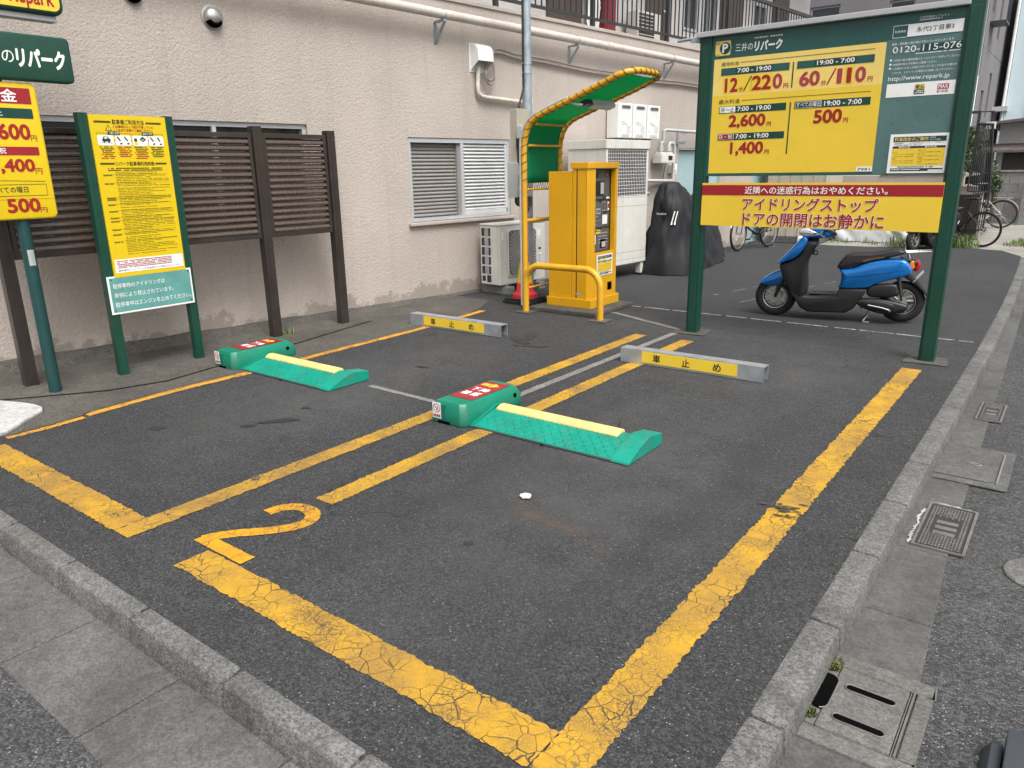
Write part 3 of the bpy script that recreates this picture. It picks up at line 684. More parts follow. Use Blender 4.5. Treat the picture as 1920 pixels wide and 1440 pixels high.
# things on the walkway
def small_ac(t, mt=m_ivory):
    b = MB(); b.box(-.12, -.36, .05, .12, .36, .60); b.build('casing', mt, t, bevel=.01)
    g = MB(); g.box(.122, -.33, .09, .126, .16, .56); g.build('grille', m_dark, t)
    f = MB()
    for k in range(8): f.box(.127, -.33, .10 + k * .058, .132, .16, .112 + k * .058)
    f.build('slats', mt, t)
    for y in (-.27, .27): l = MB(); l.box(-.1, y - .03, 0, .1, y + .03, .049); l.build('foot', m_dark, t)
small_ac(on_wall('air_conditioner', 'ivory air conditioner on the upper walkway left of a brown door', 'air conditioner', IN + .25, 9.28, 3.56))
t = on_wall('air_conditioner', 'old air conditioner on the upper walkway just above the sign corner', 'air conditioner', IN + .45, 12.0, 3.47); small_ac(t)
t = on_wall('plastic_sheet', 'crumpled clear plastic sheet hanging behind the railing', 'sheet', IN + .12, 7.98, 3.47)
b = MB(); b.grid(lambda a, c: (.03 * noise.noise((a * 5, c * 7, 2)) + .02 * noise.noise((a * 13, c * 16, 5)) , -.17 + .34 * a, .05 + 1.25 * c), 18, 40); b.build('sheet', m_wht, t, smooth=60)
b = MB(); b.cyl((0, -.18, 1.31), (0, .18, 1.31), .012); b.build('batten', m_ivory, t)
# drainpipe with brackets
t = on_wall('drainpipe', 'long pale drainpipe running along the wall below the walkway', 'drainpipe', .15, 0)
p = MB(); p.cyl((0, U0, 3.335), (0, 9.2, 3.225), .052, 16); p.cyl((0, 9.2, 3.225), (0, 16.5, 3.2), .052, 16); p.build('pipe', m_pipe, t, smooth=50)
for u in (-1.35, 1.0, 3.44, 5.92, 8.40, 10.9):
    z = 3.335 - .11 * (u + 6) / 15.2
    if u < 2 and u > 0: continue
    b = MB(); b.box(-.15, u - .018, z - .30, -.142, u + .018, z - .052); b.box(-.142, u - .018, z - .075, .035, u + .018, z - .055)
    b.add([(-.142, u - .018, z - .30), (-.142, u + .018, z - .30), (.035, u + .018, z - .075), (.035, u - .018, z - .075), (-.142, u - .018, z - .275), (-.142, u + .018, z - .275), (.018, u + .018, z - .075), (.018, u - .018, z - .075)], [(0, 1, 2, 3), (7, 6, 5, 4), (0, 3, 7, 4), (1, 5, 6, 2)])
    b = b.build('bracket', m_galvd, t)
    c = MB(); c.ring((0, u, z), .056, .005, 'y', 18, 6); c.build('clamp', m_galv, b)
for u in (1.5, 6.6): c = MB(); c.cyl((0, u, 3.335 - .11 * (u + 6) / 15.2), (0, u + .12, 3.335 - .11 * (u + 6.12) / 15.2), .058, 16); c.build('coupling', m_pipe, t, smooth=40)
# vent caps
def vent(n, u, z, label, s=1.0):
    t = on_wall('vent_cap', label, 'vent cap', 0, u, z, 'round steel vent caps on the pink wall')
    M = Matrix.Rotation(R(90), 4, 'Y')
    c = MB(); c.lathe([(.0, .085 * s), (.03 * s, .083 * s), (.06 * s, .070 * s), (.082 * s, .045 * s), (.09 * s, .012), (.102 * s, .010), (.102 * s, .001), (.09 * s, .001)], 28, M); c.build('hood', m_silver, t, smooth=50)
    d = MB(); d.lathe([(.055 * s, .074 * s), (.072 * s, .060 * s), (.090 * s, .030 * s)], 12, M @ Matrix.Scale(1.03, 4), -60, 60); d.build('opening', m_shadow, t)
vent(0, .735, 2.925, 'round stainless vent cap with a dark mouth high above the yellow rules board')
vent(0, .05, 3.02, 'second round vent cap at the top edge of the photo above the price pole', .8)
# small hood with cables and the conduits
t = on_wall('cable_hood', 'white curved sheet metal hood over a cable entry in the pink wall', 'cable hood', 0, 4.13, 2.87)
h = MB(); pr = [(.0, .17)] + [(.02 + .12 * math.sin(R(a)), .06 + .10 * math.cos(R(a))) for a in range(0, 91, 15)] + [(.15, -.04), (.145, -.04)] + [(.015 + .12 * math.sin(R(a)), .055 + .10 * math.cos(R(a))) for a in range(90, -1, -15)] + [(0, .16)]
h.prism(pr, -.13, .13, Matrix(((1, 0, 0, 0), (0, 0, 1, 0), (0, 1, 0, 0), (0, 0, 0, 1)))); h.build('hood_shell', m_whitebox, t, smooth=40)
for s in (-.13, .13): h = MB(); h.prism([(0, .165), (.02, .16), (.09, .145), (.14, .06), (.148, -.04), (0, -.14)], s - .002, s + .002, Matrix(((1, 0, 0, 0), (0, 0, 1, 0), (0, 1, 0, 0), (0, 0, 0, 1)))); h.build('side_plate', m_whitebox, t)
h = MB(); h.box(.001, -.15, -.16, .006, .15, .17); h.build('back_plate', m_whitebox, t)
t = on_wall('cable_run', 'pair of thin brown cables running along the wall from the white hood', 'cable', .03, 0)
for dz, r_ in ((0, .014), (-.045, .012)):
    pts = [(.04, 4.2, 2.80), (.05, 4.17, 2.68 + dz * .4), (.05, 4.25, 2.62 + dz), (.05, 4.33, 2.68 + dz), (.03, 4.34, 2.85), (.015, 4.36, 2.96 + dz * .5), (.012, 4.46, 3.01 + dz)]
    pts += [(.012, 4.8 + .5 * k, 2.985 + dz - .075 * min(1, (.3 + .5 * k) / 2.6) + .008 * math.sin(k * 1.7)) for k in range(24)]
    c = MB(); c.tube(cr(pts, 4, False), r_, 8); c.build('cable', m_cable, t, smooth=60)
t = on_wall('lagged_pipe', 'bandaged cream pipe bending from the white hood towards the steel pole', 'pipe', .05, 0)
c = MB(); c.tube(cr([(0, 4.09, 2.76), (0, 4.075, 2.62), (0, 4.07, 2.52), (0, 4.10, 2.45), (0, 4.2, 2.425), (0, 4.5, 2.415), (0, 4.9, 2.40), (0, 5.05, 2.40), (-.06, 5.1, 2.40)], 5, False), .026, 12); c.build('pipe', m_lag, t, smooth=60)
# water heaters
for i, u in enumerate((7.0, 7.39, 7.78)):
    t = on_wall('water_heater', ['white wall mounted water heater, left of the row of three', 'white wall mounted water heater between two others', 'white wall mounted water heater nearest the gas pipes'][i], 'water heater', 0, u, 1.98, 'gas water heaters on the pink wall')
    b = MB(); b.box(.02, -.182, 0, .24, .182, .50); b.build('casing', m_whitebox, t, bevel=.012)
    b = MB(); b.prism(rrect(-.11, .425, .12, .475, .02), .2405, .247, FX); b.build('exhaust', m_greybox, t)
    b = MB()
    for k in range(3): b.box(.2475, -.10, .433 + k * .013, .2505, .11, .439 + k * .013)
    b.build('exhaust_slats', m_black, t)
    b = LB()
    for k in range(3): b.marks(-.11, .235 - k * .02, -.02 + .04 * k, .24, .007, .2425, seed=i * 9 + k, M=FX)
    for k in range(6): b.marks(.03, .17 - k * .018, .13, .2, .006, .2425, seed=i * 9 + k + 5, M=FX)
    b.box(.2405, -.13, .09, .243, -.12, .13)
    for k in range(3): b.quad(-.10, .05 - k * .016, .10, .057 - k * .016, .2425, FX)
    b.build('rating_print', m_greybox, t)
    b = MB(); b.cyl((.12, -.08, 0), (.12, -.08, -.1), .018); b.cyl((.12, 0, 0), (.12, .0, -.14), .014); b.cyl((.12, .08, 0), (.12, .08, -.1), .018); b.build('pipe_stubs', m_black, t)
t = on_wall('heater_pipes', 'dark insulated pipes dropping from the water heaters behind the white cabinet', 'pipe', .12, 7.5)
b = MB(); b.tube(cr([(0, .05, 1.86), (0, .06, 1.6), (.02, -.05, 1.4), (0, -.1, 1.15)], 5, False), .028, 10); b.tube(cr([(0, .2, 1.86), (0, .18, 1.7), (0, .10, 1.45), (0, .1, 1.2)], 5, False), .02, 10); b.build('pipes', m_black, t, smooth=60)
# gas meter and pipework
t = on_wall('gas_meter', 'beige gas meter with grey gas pipes beside the teal door', 'gas meter', .15, 8.28, 1.68)
b = MB(); b.box(-.09, -.21, -.07, .08, .21, .07); b.box(-.07, -.18, .071, .06, .18, .10); b.build('body', m_ivory, t, bevel=.012)
b = MB(); b.box(.081, .0, -.02, .086, .12, .045); b.build('dial', m_black, t)
b = MB(); b.tube(cr([(0, -.12, .10), (0, -.12, .24), (0, -.115, .25)], 3, False), .034, 12); b.tube([(0, -.12, .24), (0, -.05, .27), (0, -.045, .44), (0, .03, .455), (0, 1.4, .44)], .026, 10); b.build('inlet_pipe', m_greybox, t, smooth=40)
b = MB(); b.tube([(0, .12, .10), (0, .12, .20), (0, .15, .25), (0, .26, .25), (0, .30, .20), (0, .30, -.35), (0, .25, -.36), (0, -.5, -.34)], .028, 10); b.build('outlet_pipe', m_greybox, t, smooth=40)
for y in (-.12, .12): b = MB(); b.cyl((0, y, .12), (0, y, .19), .045, 10); b.build('union', m_greybox, t)
b = MB(); b.box(-.14, .60, .24, .03, .65, .28); b.box(-.15, .60, .24, -.13, .65, .45); b.box(-.02, .55, .40, .0, .70, .415); b.build('bracket', m_galvd, t)
b = MB(); b.tube(cr([(0, .05, -.07), (-.02, .02, -.3), (-.04, 0, -.6)], 4, False), .007, 6); b.build('cable', m_blackc, t)
t = on_wall('wall_box', 'small white box on the wall beside the teal door', 'socket box', .06, 8.72, 1.43); b = MB(); b.prism(rrect(-.07, 0, .05, .17, .03), -.06, .05, FX); b.build('box', m_wht, t, bevel=.01); b = MB(); b.quad(-.04, .02, .02, .07, .052, FX); b.build('flap', m_greybox, t)
t = on_wall('low_pipe', 'thin horizontal pipes along the wall behind the covered motorcycle', 'pipe', .08, 7.6, 1.15)
b = MB(); b.cyl((0, -.7, .18), (0, .9, .18), .022); b.cyl((0, -.7, -.02), (0, .35, -.02), .03); b.build('pipes', m_galv, t, smooth=40)

# ================================================================ SIGNS
def logo_text(b, u0, v0, u1, v1, w, M):
    """the slanted heavy katakana of the car park's name"""
    b.text('リパーク', u0, v0, u1, v1, w, .075, 3, M, shear=.10)
# ---- big price board (faces the road)
YS = 6.6
t = thing('price_board', 'large green and yellow parking price board on two green posts', 'sign', (-1.86, YS, 0))
ox = 1.86
FB = T(ox, -YS, 0) @ T(0, YS, 0) @ FY            # local: x from world x + 1.86, faces -y
def wx(M=None): return T(ox, 0, 0) @ FY
B = wx()
for a, b, zt in ((-2.925, -2.815, 2.655), (-.905, -.79, 2.72)):
    p = MB(); p.box(a + ox, .0, -.02, b + ox, .10, zt); p.box(a + ox + .02, -.012, .0, b + ox - .02, -.001, zt - .1); p.build('post', m_green, t, bevel=.006)
    q = MB(); q.prism([(a + ox - .10, -.10), (b + ox + .11, -.08), (b + ox + .08, .2), (a + ox - .07, .18)], .0045, .010); q.build('footing', m_apron, t)
p = MB(); p.box(-2.95 + ox, -.035, 2.625, -.885 + ox, .11, 2.668); p.build('cap_rail', m_capgrey, t, bevel=.006)
p = MB(); p.box(-2.94 + ox, .02, 2.60, -3.02 + ox, .05, 2.63); p.cyl((-2.92 + ox, .05, 2.64), (-3.16 + ox, .05, 2.63), .014, 8); p.build('conduit', m_galv, t)
pan = MB(); pan.box(-2.814 + ox, .015, 1.462, -.906 + ox, .075, 2.624); pan.mat(1)
W0 = -.0145
pan.quad(-2.79, 1.487, -1.415, 2.1365, W0, B); pan.mat(2); pan.quad(-2.79, 2.137, -1.415, 2.439, W0, B)
pan.mat(3); pan.quad(-1.413, 1.47, -.907, 2.45, W0, B)
pan.build('sign_panel', [m_panelgreen, m_yel, m_yelpale, paintmat('weathered_green', srgb(80, 110, 108), .3, .16, 3)], t)
PAN = t.children[-1]
L = LB(); W1 = -.0125; W2 = -.0108; W3 = -.009
MATS = [m_wht, m_olive, m_bar, m_redtxt, m_pinktxt, m_yel, m_red, m_yelpale, m_panelgreen, m_blk, m_amber]
WHT, OLI, BAR, RED, PNK, YEL, SRD, YPL, PGR, BLK, AMB = range(11)
L.mat(YPL); L.poly(rrect(-2.785, 2.465, -2.65, 2.582, .012), W1, B)
L.mat(YPL); L.poly(arc(-2.697, 2.523, .053, 0, 350, 30), W1 + .0006, B)
L.mat(BAR); L.poly([(-2.697 + (.049 - .002 * (k % 2)) * math.cos(k * math.pi / 22), 2.523 + (.049 - .002 * (k % 2)) * math.sin(k * math.pi / 22)) for k in range(44)], W2, B)
L.mat(WHT); L.text('P', -2.722, 2.487, -2.672, 2.56, W3, .05, 3, B)
L.mat(RED); L.text('30分', -2.781, 2.556, -2.744, 2.573, W2, .02, 1, B); L.text('Repark', -2.781, 2.469, -2.743, 2.481, W2, .02, 1, B)
L.mat(WHT); L.text('三井の', -2.605, 2.485, -2.457, 2.548, W1, .0, 2, B); logo_text(L, -2.443, 2.473, -2.209, 2.553, W1, B)
L.marks(-2.446, 2.573, -2.212, 2.58, .009, W1, .7, .9, 4, B)
L.mat(OLI); L.text('通常料金', -2.723, 2.378, -2.564, 2.41, W1, 0.004, 2, B); L.line((-2.552, 2.398), (-1.491, 2.4), .004, W1, B)
L.text('最大料金', -2.727, 2.07, -2.534, 2.108, W1, 0.004, 2, B); L.line((-2.52, 2.091), (-1.488, 2.093), .004, W1, B)
L.mat(BAR)
for q in ((-2.721, 2.303, -2.136, 2.361), (-2.074, 2.305, -1.489, 2.361), (-2.72, 1.992, -2.137, 2.05), (-2.069, 1.995, -1.484, 2.053), (-2.719, 1.768, -2.135, 1.824)): L.quad(*q, W1, B)
L.quad(-2.11, 2.163, -2.1, 2.361, W1, B); L.quad(-2.108, 1.638, -2.098, 2.053, W1, B)
L.mat(PGR)
for q in ((-2.721, 2.303, -2.592, 2.361), (-2.277, 2.303, -2.136, 2.361), (-2.074, 2.305, -1.935, 2.361), (-1.62, 2.305, -1.489, 2.361)): L.quad(*q, W1 + .0006, B)
L.mat(WHT)
for s, q in (('7:00 - 19:00', (-2.576, 2.316, -2.287, 2.352)), ('19:00 - 7:00', (-1.918, 2.318, -1.633, 2.353)), ('7:00 - 19:00', (-2.556, 2.003, -2.264, 2.042)), ('19:00 - 7:00', (-1.833, 2.004, -1.547, 2.043)), ('7:00 - 19:00', (-2.557, 1.778, -2.266, 1.816))): L.text(s, *q, W2, .03, 3, B)
L.poly(rrect(-2.714, 1.997, -2.573, 2.046, .005), W2, B)
L.mat(BAR); L.text('月～土', -2.705, 2.003, -2.582, 2.04, W3, .006, 2, B)
L.mat(WHT); L.poly(rrect(-2.06, 1.999, -1.853, 2.048, .006), W2, B); L.mat(BAR); L.poly(rrect(-2.057, 2.002, -1.856, 2.045, .006), W2 + .0007, B)
L.mat(WHT); L.text('すべての曜日', -2.052, 2.006, -1.861, 2.041, W3 + .001, .006, 2, B)
L.mat(WHT); L.poly(rrect(-2.716, 1.773, -2.573, 1.82, .005), W2, B); L.mat(SRD); L.poly(rrect(-2.713, 1.776, -2.576, 1.817, .005), W3, B); L.mat(WHT); L.text('日・祝', -2.704, 1.78, -2.585, 1.813, W3 + .0016, .012, 2, B)
for s, q, c, bo in (('12', (-2.682, 2.164, -2.565, 2.28), RED, .055), ('分', (-2.555, 2.164, -2.518, 2.203), RED, .03), ('22', (-2.443, 2.165, -2.278, 2.282), RED, .055), ('0', (-2.266, 2.165, -2.186, 2.283), PNK, .055), ('円', (-2.174, 2.164, -2.134, 2.202), PNK, .03),
                    ('60', (-2.047, 2.166, -1.885, 2.28), PNK, .055), ('分', (-1.873, 2.165, -1.834, 2.203), PNK, .03), ('1', (-1.755, 2.166, -1.715, 2.28), PNK, .055), ('1', (-1.682, 2.166, -1.645, 2.28), RED, .055), ('0', (-1.618, 2.166, -1.539, 2.28), PNK, .055), ('円', (-1.523, 2.165, -1.487, 2.203), PNK, .03),
                    ('2,600', (-2.627, 1.862, -2.303, 1.976), RED, .055), ('円', (-2.29, 1.868, -2.253, 1.905), RED, .03), ('500', (-1.907, 1.872, -1.685, 1.978), RED, .055), ('円', (-1.672, 1.869, -1.636, 1.907), RED, .03), ('1,400', (-2.599, 1.634, -2.304, 1.75), RED, .055), ('円', (-2.291, 1.643, -2.253, 1.68), RED, .03)):
    L.mat(c); L.text(s, *q, W1, bo, 4, B)
L.mat(OLI); L.line((-2.511, 2.166), (-2.452, 2.281), .011, W1, B); L.mat(RED); L.line((-1.825, 2.166), (-1.768, 2.284), .011, W1, B)
L.mat(YEL)
for q in ((-2.70, 2.152, -2.447, 2.292), (-1.70, 2.155, -1.628, 2.292), (-2.45, 2.152, -2.27, 2.292)): L.quad(*q, W0 + .0007, B)
L.mat(WHT); L.quad(-1.536, 1.49, -1.419, 1.528, W1, B); L.mat(BLK); L.text('7991', -1.525, 1.496, -1.432, 1.517, W2, .008, 2, B)
# right column
L.mat(WHT); L.text('三井不動産リアルティ', -1.207, 2.572, -1.016, 2.589, W1, 0, 1, B); L.marks(-1.207, 2.562, -1.06, 2.567, .005, W1, .3, .95, 5, B)
L.quad(-1.279, 2.459, -.914, 2.544, W1, B)
for q in ((-1.379, 2.457, -1.28, 2.4605), (-1.379, 2.5405, -1.28, 2.544), (-1.379, 2.4605, -1.376, 2.5405)): L.quad(*q, W1, B)
L.text('駐車場名', -1.366, 2.492, -1.292, 2.509, W1, .004, 1, B)
L.mat(BAR); L.text('永代2丁目第3', -1.219, 2.484, -.974, 2.52, W2, .004, 2, B)
L.mat(WHT); L.text('故障・領収書の発行等は下記のコールセンターまで', -1.377, 2.405, -.966, 2.424, W1, .0, 1, B)
L.mat(BAR); L.quad(-1.176, 2.347, -.905, 2.397, W1 + .0006, B)
L.mat(WHT); L.text('0120-115-076', -1.366, 2.351, -.909, 2.395, W1 + .0018, 0, 3, B); L.marks(-1.205, 2.333, -.912, 2.337, .006, W1, .3, .9, 6, B)
for v in (2.299, 2.269, 2.241): L.poly(arc(-1.371, v + .004, .008, 0, 345, 14), W1, B)
L.text('ご利用の際は場内約款のルールとマナーを守ってください。', -1.355, 2.29, -.908, 2.307, W1, 0, 1, B); L.text('48時間を超える駐車はご遠慮ください。', -1.355, 2.262, -1.053, 2.278, W1, 0, 1, B)
L.text('入出庫時にはロック板が下がっていることを必ずお確かめ', -1.355, 2.233, -.923, 2.249, W1, 0, 1, B); L.text('いただき、上がっている場合は入出庫しないでください。', -1.355, 2.203, -.934, 2.219, W1, 0, 1, B)
L.text('http://www.repark.jp', -1.374, 2.145, -.961, 2.187, W1, 0, 2, B)
L.quad(-1.378, 2.036, -.914, 2.133, W1, B)
L.mat(YPL); L.poly(rrect(-1.182, 2.082, -1.112, 2.122, .004), W2, B); L.mat(BAR); L.text('後払', -1.178, 2.085, -1.116, 2.119, W3, .02, 2, B); L.poly(rrect(-1.185, 2.05, -1.114, 2.081, .004), W2, B); L.mat(WHT); L.marks(-1.178, 2.068, -1.12, 2.07, .006, W3, .3, .9, 8, B); L.marks(-1.178, 2.056, -1.12, 2.058, .006, W3, .3, .9, 9, B)
L.mat(PNK); L.poly(rrect(-1.029, 2.074, -.954, 2.112, .004), W2, B); L.mat(WHT); L.text('MAX', -1.024, 2.078, -.959, 2.108, W3, .03, 2, B); L.mat(PNK); L.text('最大料金', -1.031, 2.052, -.956, 2.068, W2, .01, 1, B)
L.build('lettering', MATS, PAN)
# pasted notice sheet on the board
def fee_notice(parent, M, u0, v0, u1, v1, w, name='notice_sheet', seed=3):
    U = lambda a: u0 + (u1 - u0) * a
    V = lambda b: v0 + (v1 - v0) * b
    e = .0011
    s = MB(); s.add([(u0, v0, w), (u1, v0, w), (u1, v1, w), (u0, v1, w), (u0, v0, w - .001), (u1, v0, w - .001), (u1, v1, w - .001), (u0, v1, w - .001)], [(0, 1, 2, 3), (7, 6, 5, 4), (0, 4, 5, 1), (1, 5, 6, 2), (2, 6, 7, 3), (3, 7, 4, 0)], M)
    s = s.build(name, m_wht, parent)
    l = LB(); h = v1 - v0
    l.mat(2); l.quad(U(.06), V(.80), U(.94), V(.93), w + e, M); l.quad(U(.06), V(.05), U(.94), V(.125), w + e, M)
    l.mat(9); l.quad(U(.06), V(.635), U(.94), V(.69), w + e, M)
    l.mat(5); l.quad(U(.06), V(.19), U(.94), V(.633), w + e, M)
    l.mat(7); l.text('料金改定のご案内', U(.08), V(.82), U(.64), V(.915), w + 2 * e, .012, 2, M)
    l.mat(0); l.text('駐車場名', U(.67), V(.88), U(.76), V(.91), w + 2 * e, 0, 1, M); l.text('永代2丁目第3', U(.67), V(.825), U(.85), V(.86), w + 2 * e, 0, 1, M)
    l.text('標準料金', U(.16), V(.642), U(.36), V(.683), w + 2 * e, .01, 1, M); l.text('最大料金', U(.60), V(.642), U(.80), V(.683), w + 2 * e, .01, 1, M)
    l.mat(9); l.text('当駐車場は', U(.08), V(.745), U(.24), V(.785), w + e, 0, 1, M); l.text('下記料金へ改定させて頂きます。', U(.08), V(.70), U(.56), V(.738), w + e, 0, 1, M); l.text('(水)', U(.62), V(.75), U(.68), V(.785), w + e, 0, 1, M); l.text('(予定) に', U(.75), V(.75), U(.91), V(.785), w + e, 0, 1, M)
    l.mat(3); l.text('2026年6月4日', U(.33), V(.748), U(.57), V(.785), w + e, 0, 1, M)
    l.mat(1)
    for k, (a, b, c, tx) in enumerate(((.07, .15, .54, '月～土'), (.10, .43, .485, '7:00～19:00  12分/220円'), (.10, .43, .43, '19:00～7:00  60分/110円'), (.07, .13, .375, '日祝'), (.10, .43, .32, '7:00～19:00  12分/220円'), (.10, .43, .265, '19:00～7:00  60分/110円'),
                                   (.50, .62, .585, '[月～土]'), (.52, .86, .535, '7:00～19:00以内 2600円'), (.50, .62, .485, '[月～土]'), (.52, .84, .435, '19:00～7:00以内 500円'), (.50, .58, .385, '[日祝]'), (.52, .86, .335, '7:00～19:00以内 1400円'), (.50, .58, .285, '[日祝]'), (.52, .84, .235, '19:00～7:00以内 500円'))):
        l.text(tx, U(a), V(c - .018), U(b), V(c + .018), w + 2 * e, 0, 1, M)
    l.marks(U(.18), V(.145), U(.78), V(.17), h * .025, w + e, .3, .9, seed, M)
    l.mat(0); l.marks(U(.08), V(.08), U(.56), V(.1), h * .02, w + 2 * e, .3, .9, seed + 1, M); l.quad(U(.70), V(.053), U(.935), V(.085), w + 2 * e, M)
    l.build('lettering', MATS, s); return s
fee_notice(t, B, -1.308, 1.474, -.896, 1.764, -.0105)
# lower warning panel
pan = MB(); pan.box(-2.822 + ox, -.022, 1.03, -.886 + ox, -.014, 1.404); pan = pan.build('warning_panel', m_yel, t)
L = LB(); W1 = .0235; W2 = .0250; W3 = .0265
L.mat(SRD); L.quad(-2.8215, 1.298, -.8865, 1.386, W1, B); L.mat(WHT); L.text('近隣への迷惑行為はおやめください。', -2.425, 1.309, -1.272, 1.373, W2, .014, 3, B)
for s, q in (('アイドリングストップ', (-2.437, 1.172, -1.33, 1.28)), ('ドアの開閉はお静かに', (-2.427, 1.04, -1.273, 1.156))):
    L.mat(WHT); L.text(s, q[0] - .003, q[1] - .003, q[2] + .003, q[3] + .003, W2, .075, 3, B); L.mat(RED); L.text(s, *q, W3, .03, 3, B)
L.build('lettering', MATS, pan)

# ---- price pole at the left edge (faces the road)
t = thing('price_pole', 'faded green pole carrying yellow and green parking price signs at the left edge', 'sign', (-5.92, 2.115, 0))
P_ = T(.06, -2.115, 0) @ FX
p = MB(); p.cyl((0, 0, -.02), (0, 0, 3.5), .042, 20); p.build('pole', m_fade, t, smooth=40)
p = MB(); p.add([(.044 * math.cos(a), .044 * math.sin(a), z) for z in (.95, 1.06) for a in (-.5, -.25, 0, .25, .5)], [(i, i + 1, i + 6, i + 5) for i in range(4)]); p.build('old_sticker', m_capgrey, t)
p = MB(); p.slab(rrect(1.90, 1.27, 2.335, 2.165, .04), .05, .012, T(.033, -2.115, 0) @ FX); pp = p.build('price_panel', m_yelbright, t, smooth=40)
L = LB(); W1 = .0; W2 = .0014
L.mat(SRD); L.poly(rrect(1.93, 2.03, 2.292, 2.13, .008), W1, P_); L.mat(WHT); L.text('料', 1.975, 2.04, 2.075, 2.12, W2, .03, 3, P_); L.text('金', 2.107, 2.04, 2.207, 2.12, W2, .03, 3, P_)
L.mat(BAR); L.poly(rrect(1.93, 1.936, 2.287, 2.0, .008), W1, P_); L.mat(WHT); L.text('月～土', 1.955, 1.948, 2.102, 1.985, W2, .02, 2, P_)
L.mat(RED); L.text('2,600', 1.955, 1.783, 2.25, 1.9, W1, .055, 3, P_); L.text('円', 2.247, 1.79, 2.285, 1.828, W1, .01, 2, P_)
L.mat(SRD); L.poly(rrect(1.93, 1.697, 2.283, 1.752, .008), W1, P_); L.mat(WHT); L.text('日・祝', 1.955, 1.706, 2.08, 1.745, W2, .02, 2, P_)
L.mat(RED); L.text('1,400', 1.985, 1.575, 2.24, 1.674, W1, .055, 3, P_); L.text('円', 2.237, 1.572, 2.282, 1.612, W1, .01, 2, P_)
L.mat(OLI); L.line((1.93, 1.535), (2.287, 1.523), .003, W1, P_)
for q in ((1.93, 1.428, 2.29, 1.431), (1.93, 1.503, 2.29, 1.506), (2.287, 1.431, 2.29, 1.503)): L.quad(*q, W1, P_)
L.text('すべての曜日', 1.938, 1.45, 2.17, 1.49, W1, .012, 2, P_); L.quad(1.91, 1.405, 2.33, 1.4065, W1, P_)
L.mat(RED); L.text('500', 2.02, 1.317, 2.228, 1.413, W1, .055, 3, P_); L.text('円', 2.222, 1.311, 2.268, 1.347, W1, .01, 2, P_)
L.build('lettering', MATS, pp)
p = MB(); p.slab(rrect(1.62, 2.18, 2.595, 2.475, .03), .09, .012, T(.035, -2.115, 0) @ FX); pp = p.build('name_panel', m_green, t, smooth=40)
Q_ = T(.0815, -2.115, 0) @ FX
L = LB(); L.mat(WHT); L.text('三井の', 1.98, 2.28, 2.228, 2.372, 0, -.005, 3, Q_); logo_text(L, 2.24, 2.262, 2.55, 2.385, 0, Q_); L.build('lettering', MATS, pp)
p = MB(); p.slab(rrect(1.62, 2.612, 2.60, 3.25, .06), .16, .02, T(.0, -2.115, 0) @ FX); pp = p.build('light_box', m_green, t, smooth=40)
Q_ = T(.082, -2.115, 0) @ FX
L = LB(); L.mat(YEL); L.poly(rrect(1.645, 2.637, 2.575, 3.225, .045), 0, Q_); L.mat(RED); L.text('Repark', 2.265, 2.634, 2.54, 2.765, .0014, .03, 4, Q_); L.mat(BAR); L.poly(arc(2.12, 3.01, .19, 0, 354, 40), .0014, Q_); L.mat(WHT); L.text('P', 2.03, 2.87, 2.2, 3.11, .003, .04, 4, Q_); L.build('lettering', MATS, pp)
p = MB(); p.box(-.05, -.44, 2.575, .05, .44, 2.61); p.build('light_box_tray', m_greybox, t, bevel=.006)

# ---- rules board
t = thing('rules_board', 'tall yellow rules board between two green posts with a small green plate below', 'sign', (-5.98, 2.985, 0))
P_ = T(.05, -2.985, 0) @ FX
for y in (2.648, 3.302):
    p = MB(); p.box(-.03, y - .034 - 2.985, -.02, .035, y + .034 - 2.985, 2.0); p.box(.0355, y - .004 - 2.985, .75, .0375, y + .004 - 2.985, 2.0); p.build('post', m_green, t, bevel=.004)
p = MB(); p.box(-.01, -.302, .79, .045, .282, 1.99); pp = p.build('rules_panel', m_yelbright, t)
L = LB(); W1 = -.0035; W2 = -.0022; W3 = -.001
L.mat(OLI)
for a, b, v in ((2.715, 2.838, 1.94), (3.105, 3.228, 1.94), (2.715, 2.82, 1.64), (3.138, 3.23, 1.64)): L.quad(a, v - .007, b, v + .007, W1, P_)
L.text('駐車場ご利用方法', 2.848, 1.924, 3.092, 1.96, W1, .03, 2, P_); L.text('リパーク駐車場利用約款', 2.825, 1.624, 3.132, 1.656, W1, .03, 2, P_)
L.poly([(2.79, 1.878), (2.842, 1.878), (2.816, 1.922)], W1, P_); L.mat(5); L.poly([(2.798, 1.8815), (2.834, 1.8815), (2.816, 1.9135)], W2, P_); L.mat(OLI); L.quad(2.8145, 1.891, 2.8175, 1.906, W3, P_); L.quad(2.8145, 1.885, 2.8175, 1.888, W3, P_)
L.mat(RED); L.text('入出庫時はロック板が下降している', 2.85, 1.898, 3.16, 1.92, W1, .02, 1, P_); L.text('ことを必ず目視でご確認ください!', 2.85, 1.872, 3.15, 1.894, W1, .02, 1, P_)
L.mat(OLI)
for a, b, c in ((2.722, 2.975, '入庫の手順'), (2.983, 3.232, '出庫の手順')):
    L.quad(a, 1.8585, b, 1.8605, W1, P_); L.quad(a, 1.846, a + .002, 1.8585, W1, P_); L.quad(b - .002, 1.846, b, 1.8585, W1, P_); q = (a + b) / 2; L.mat(BAR); L.quad(q - .045, 1.849, q + .045, 1.872, W2, P_); L.mat(WHT); L.text(c, q - .036, 1.853, q + .036, 1.868, W3, .005, 1, P_); L.mat(OLI)
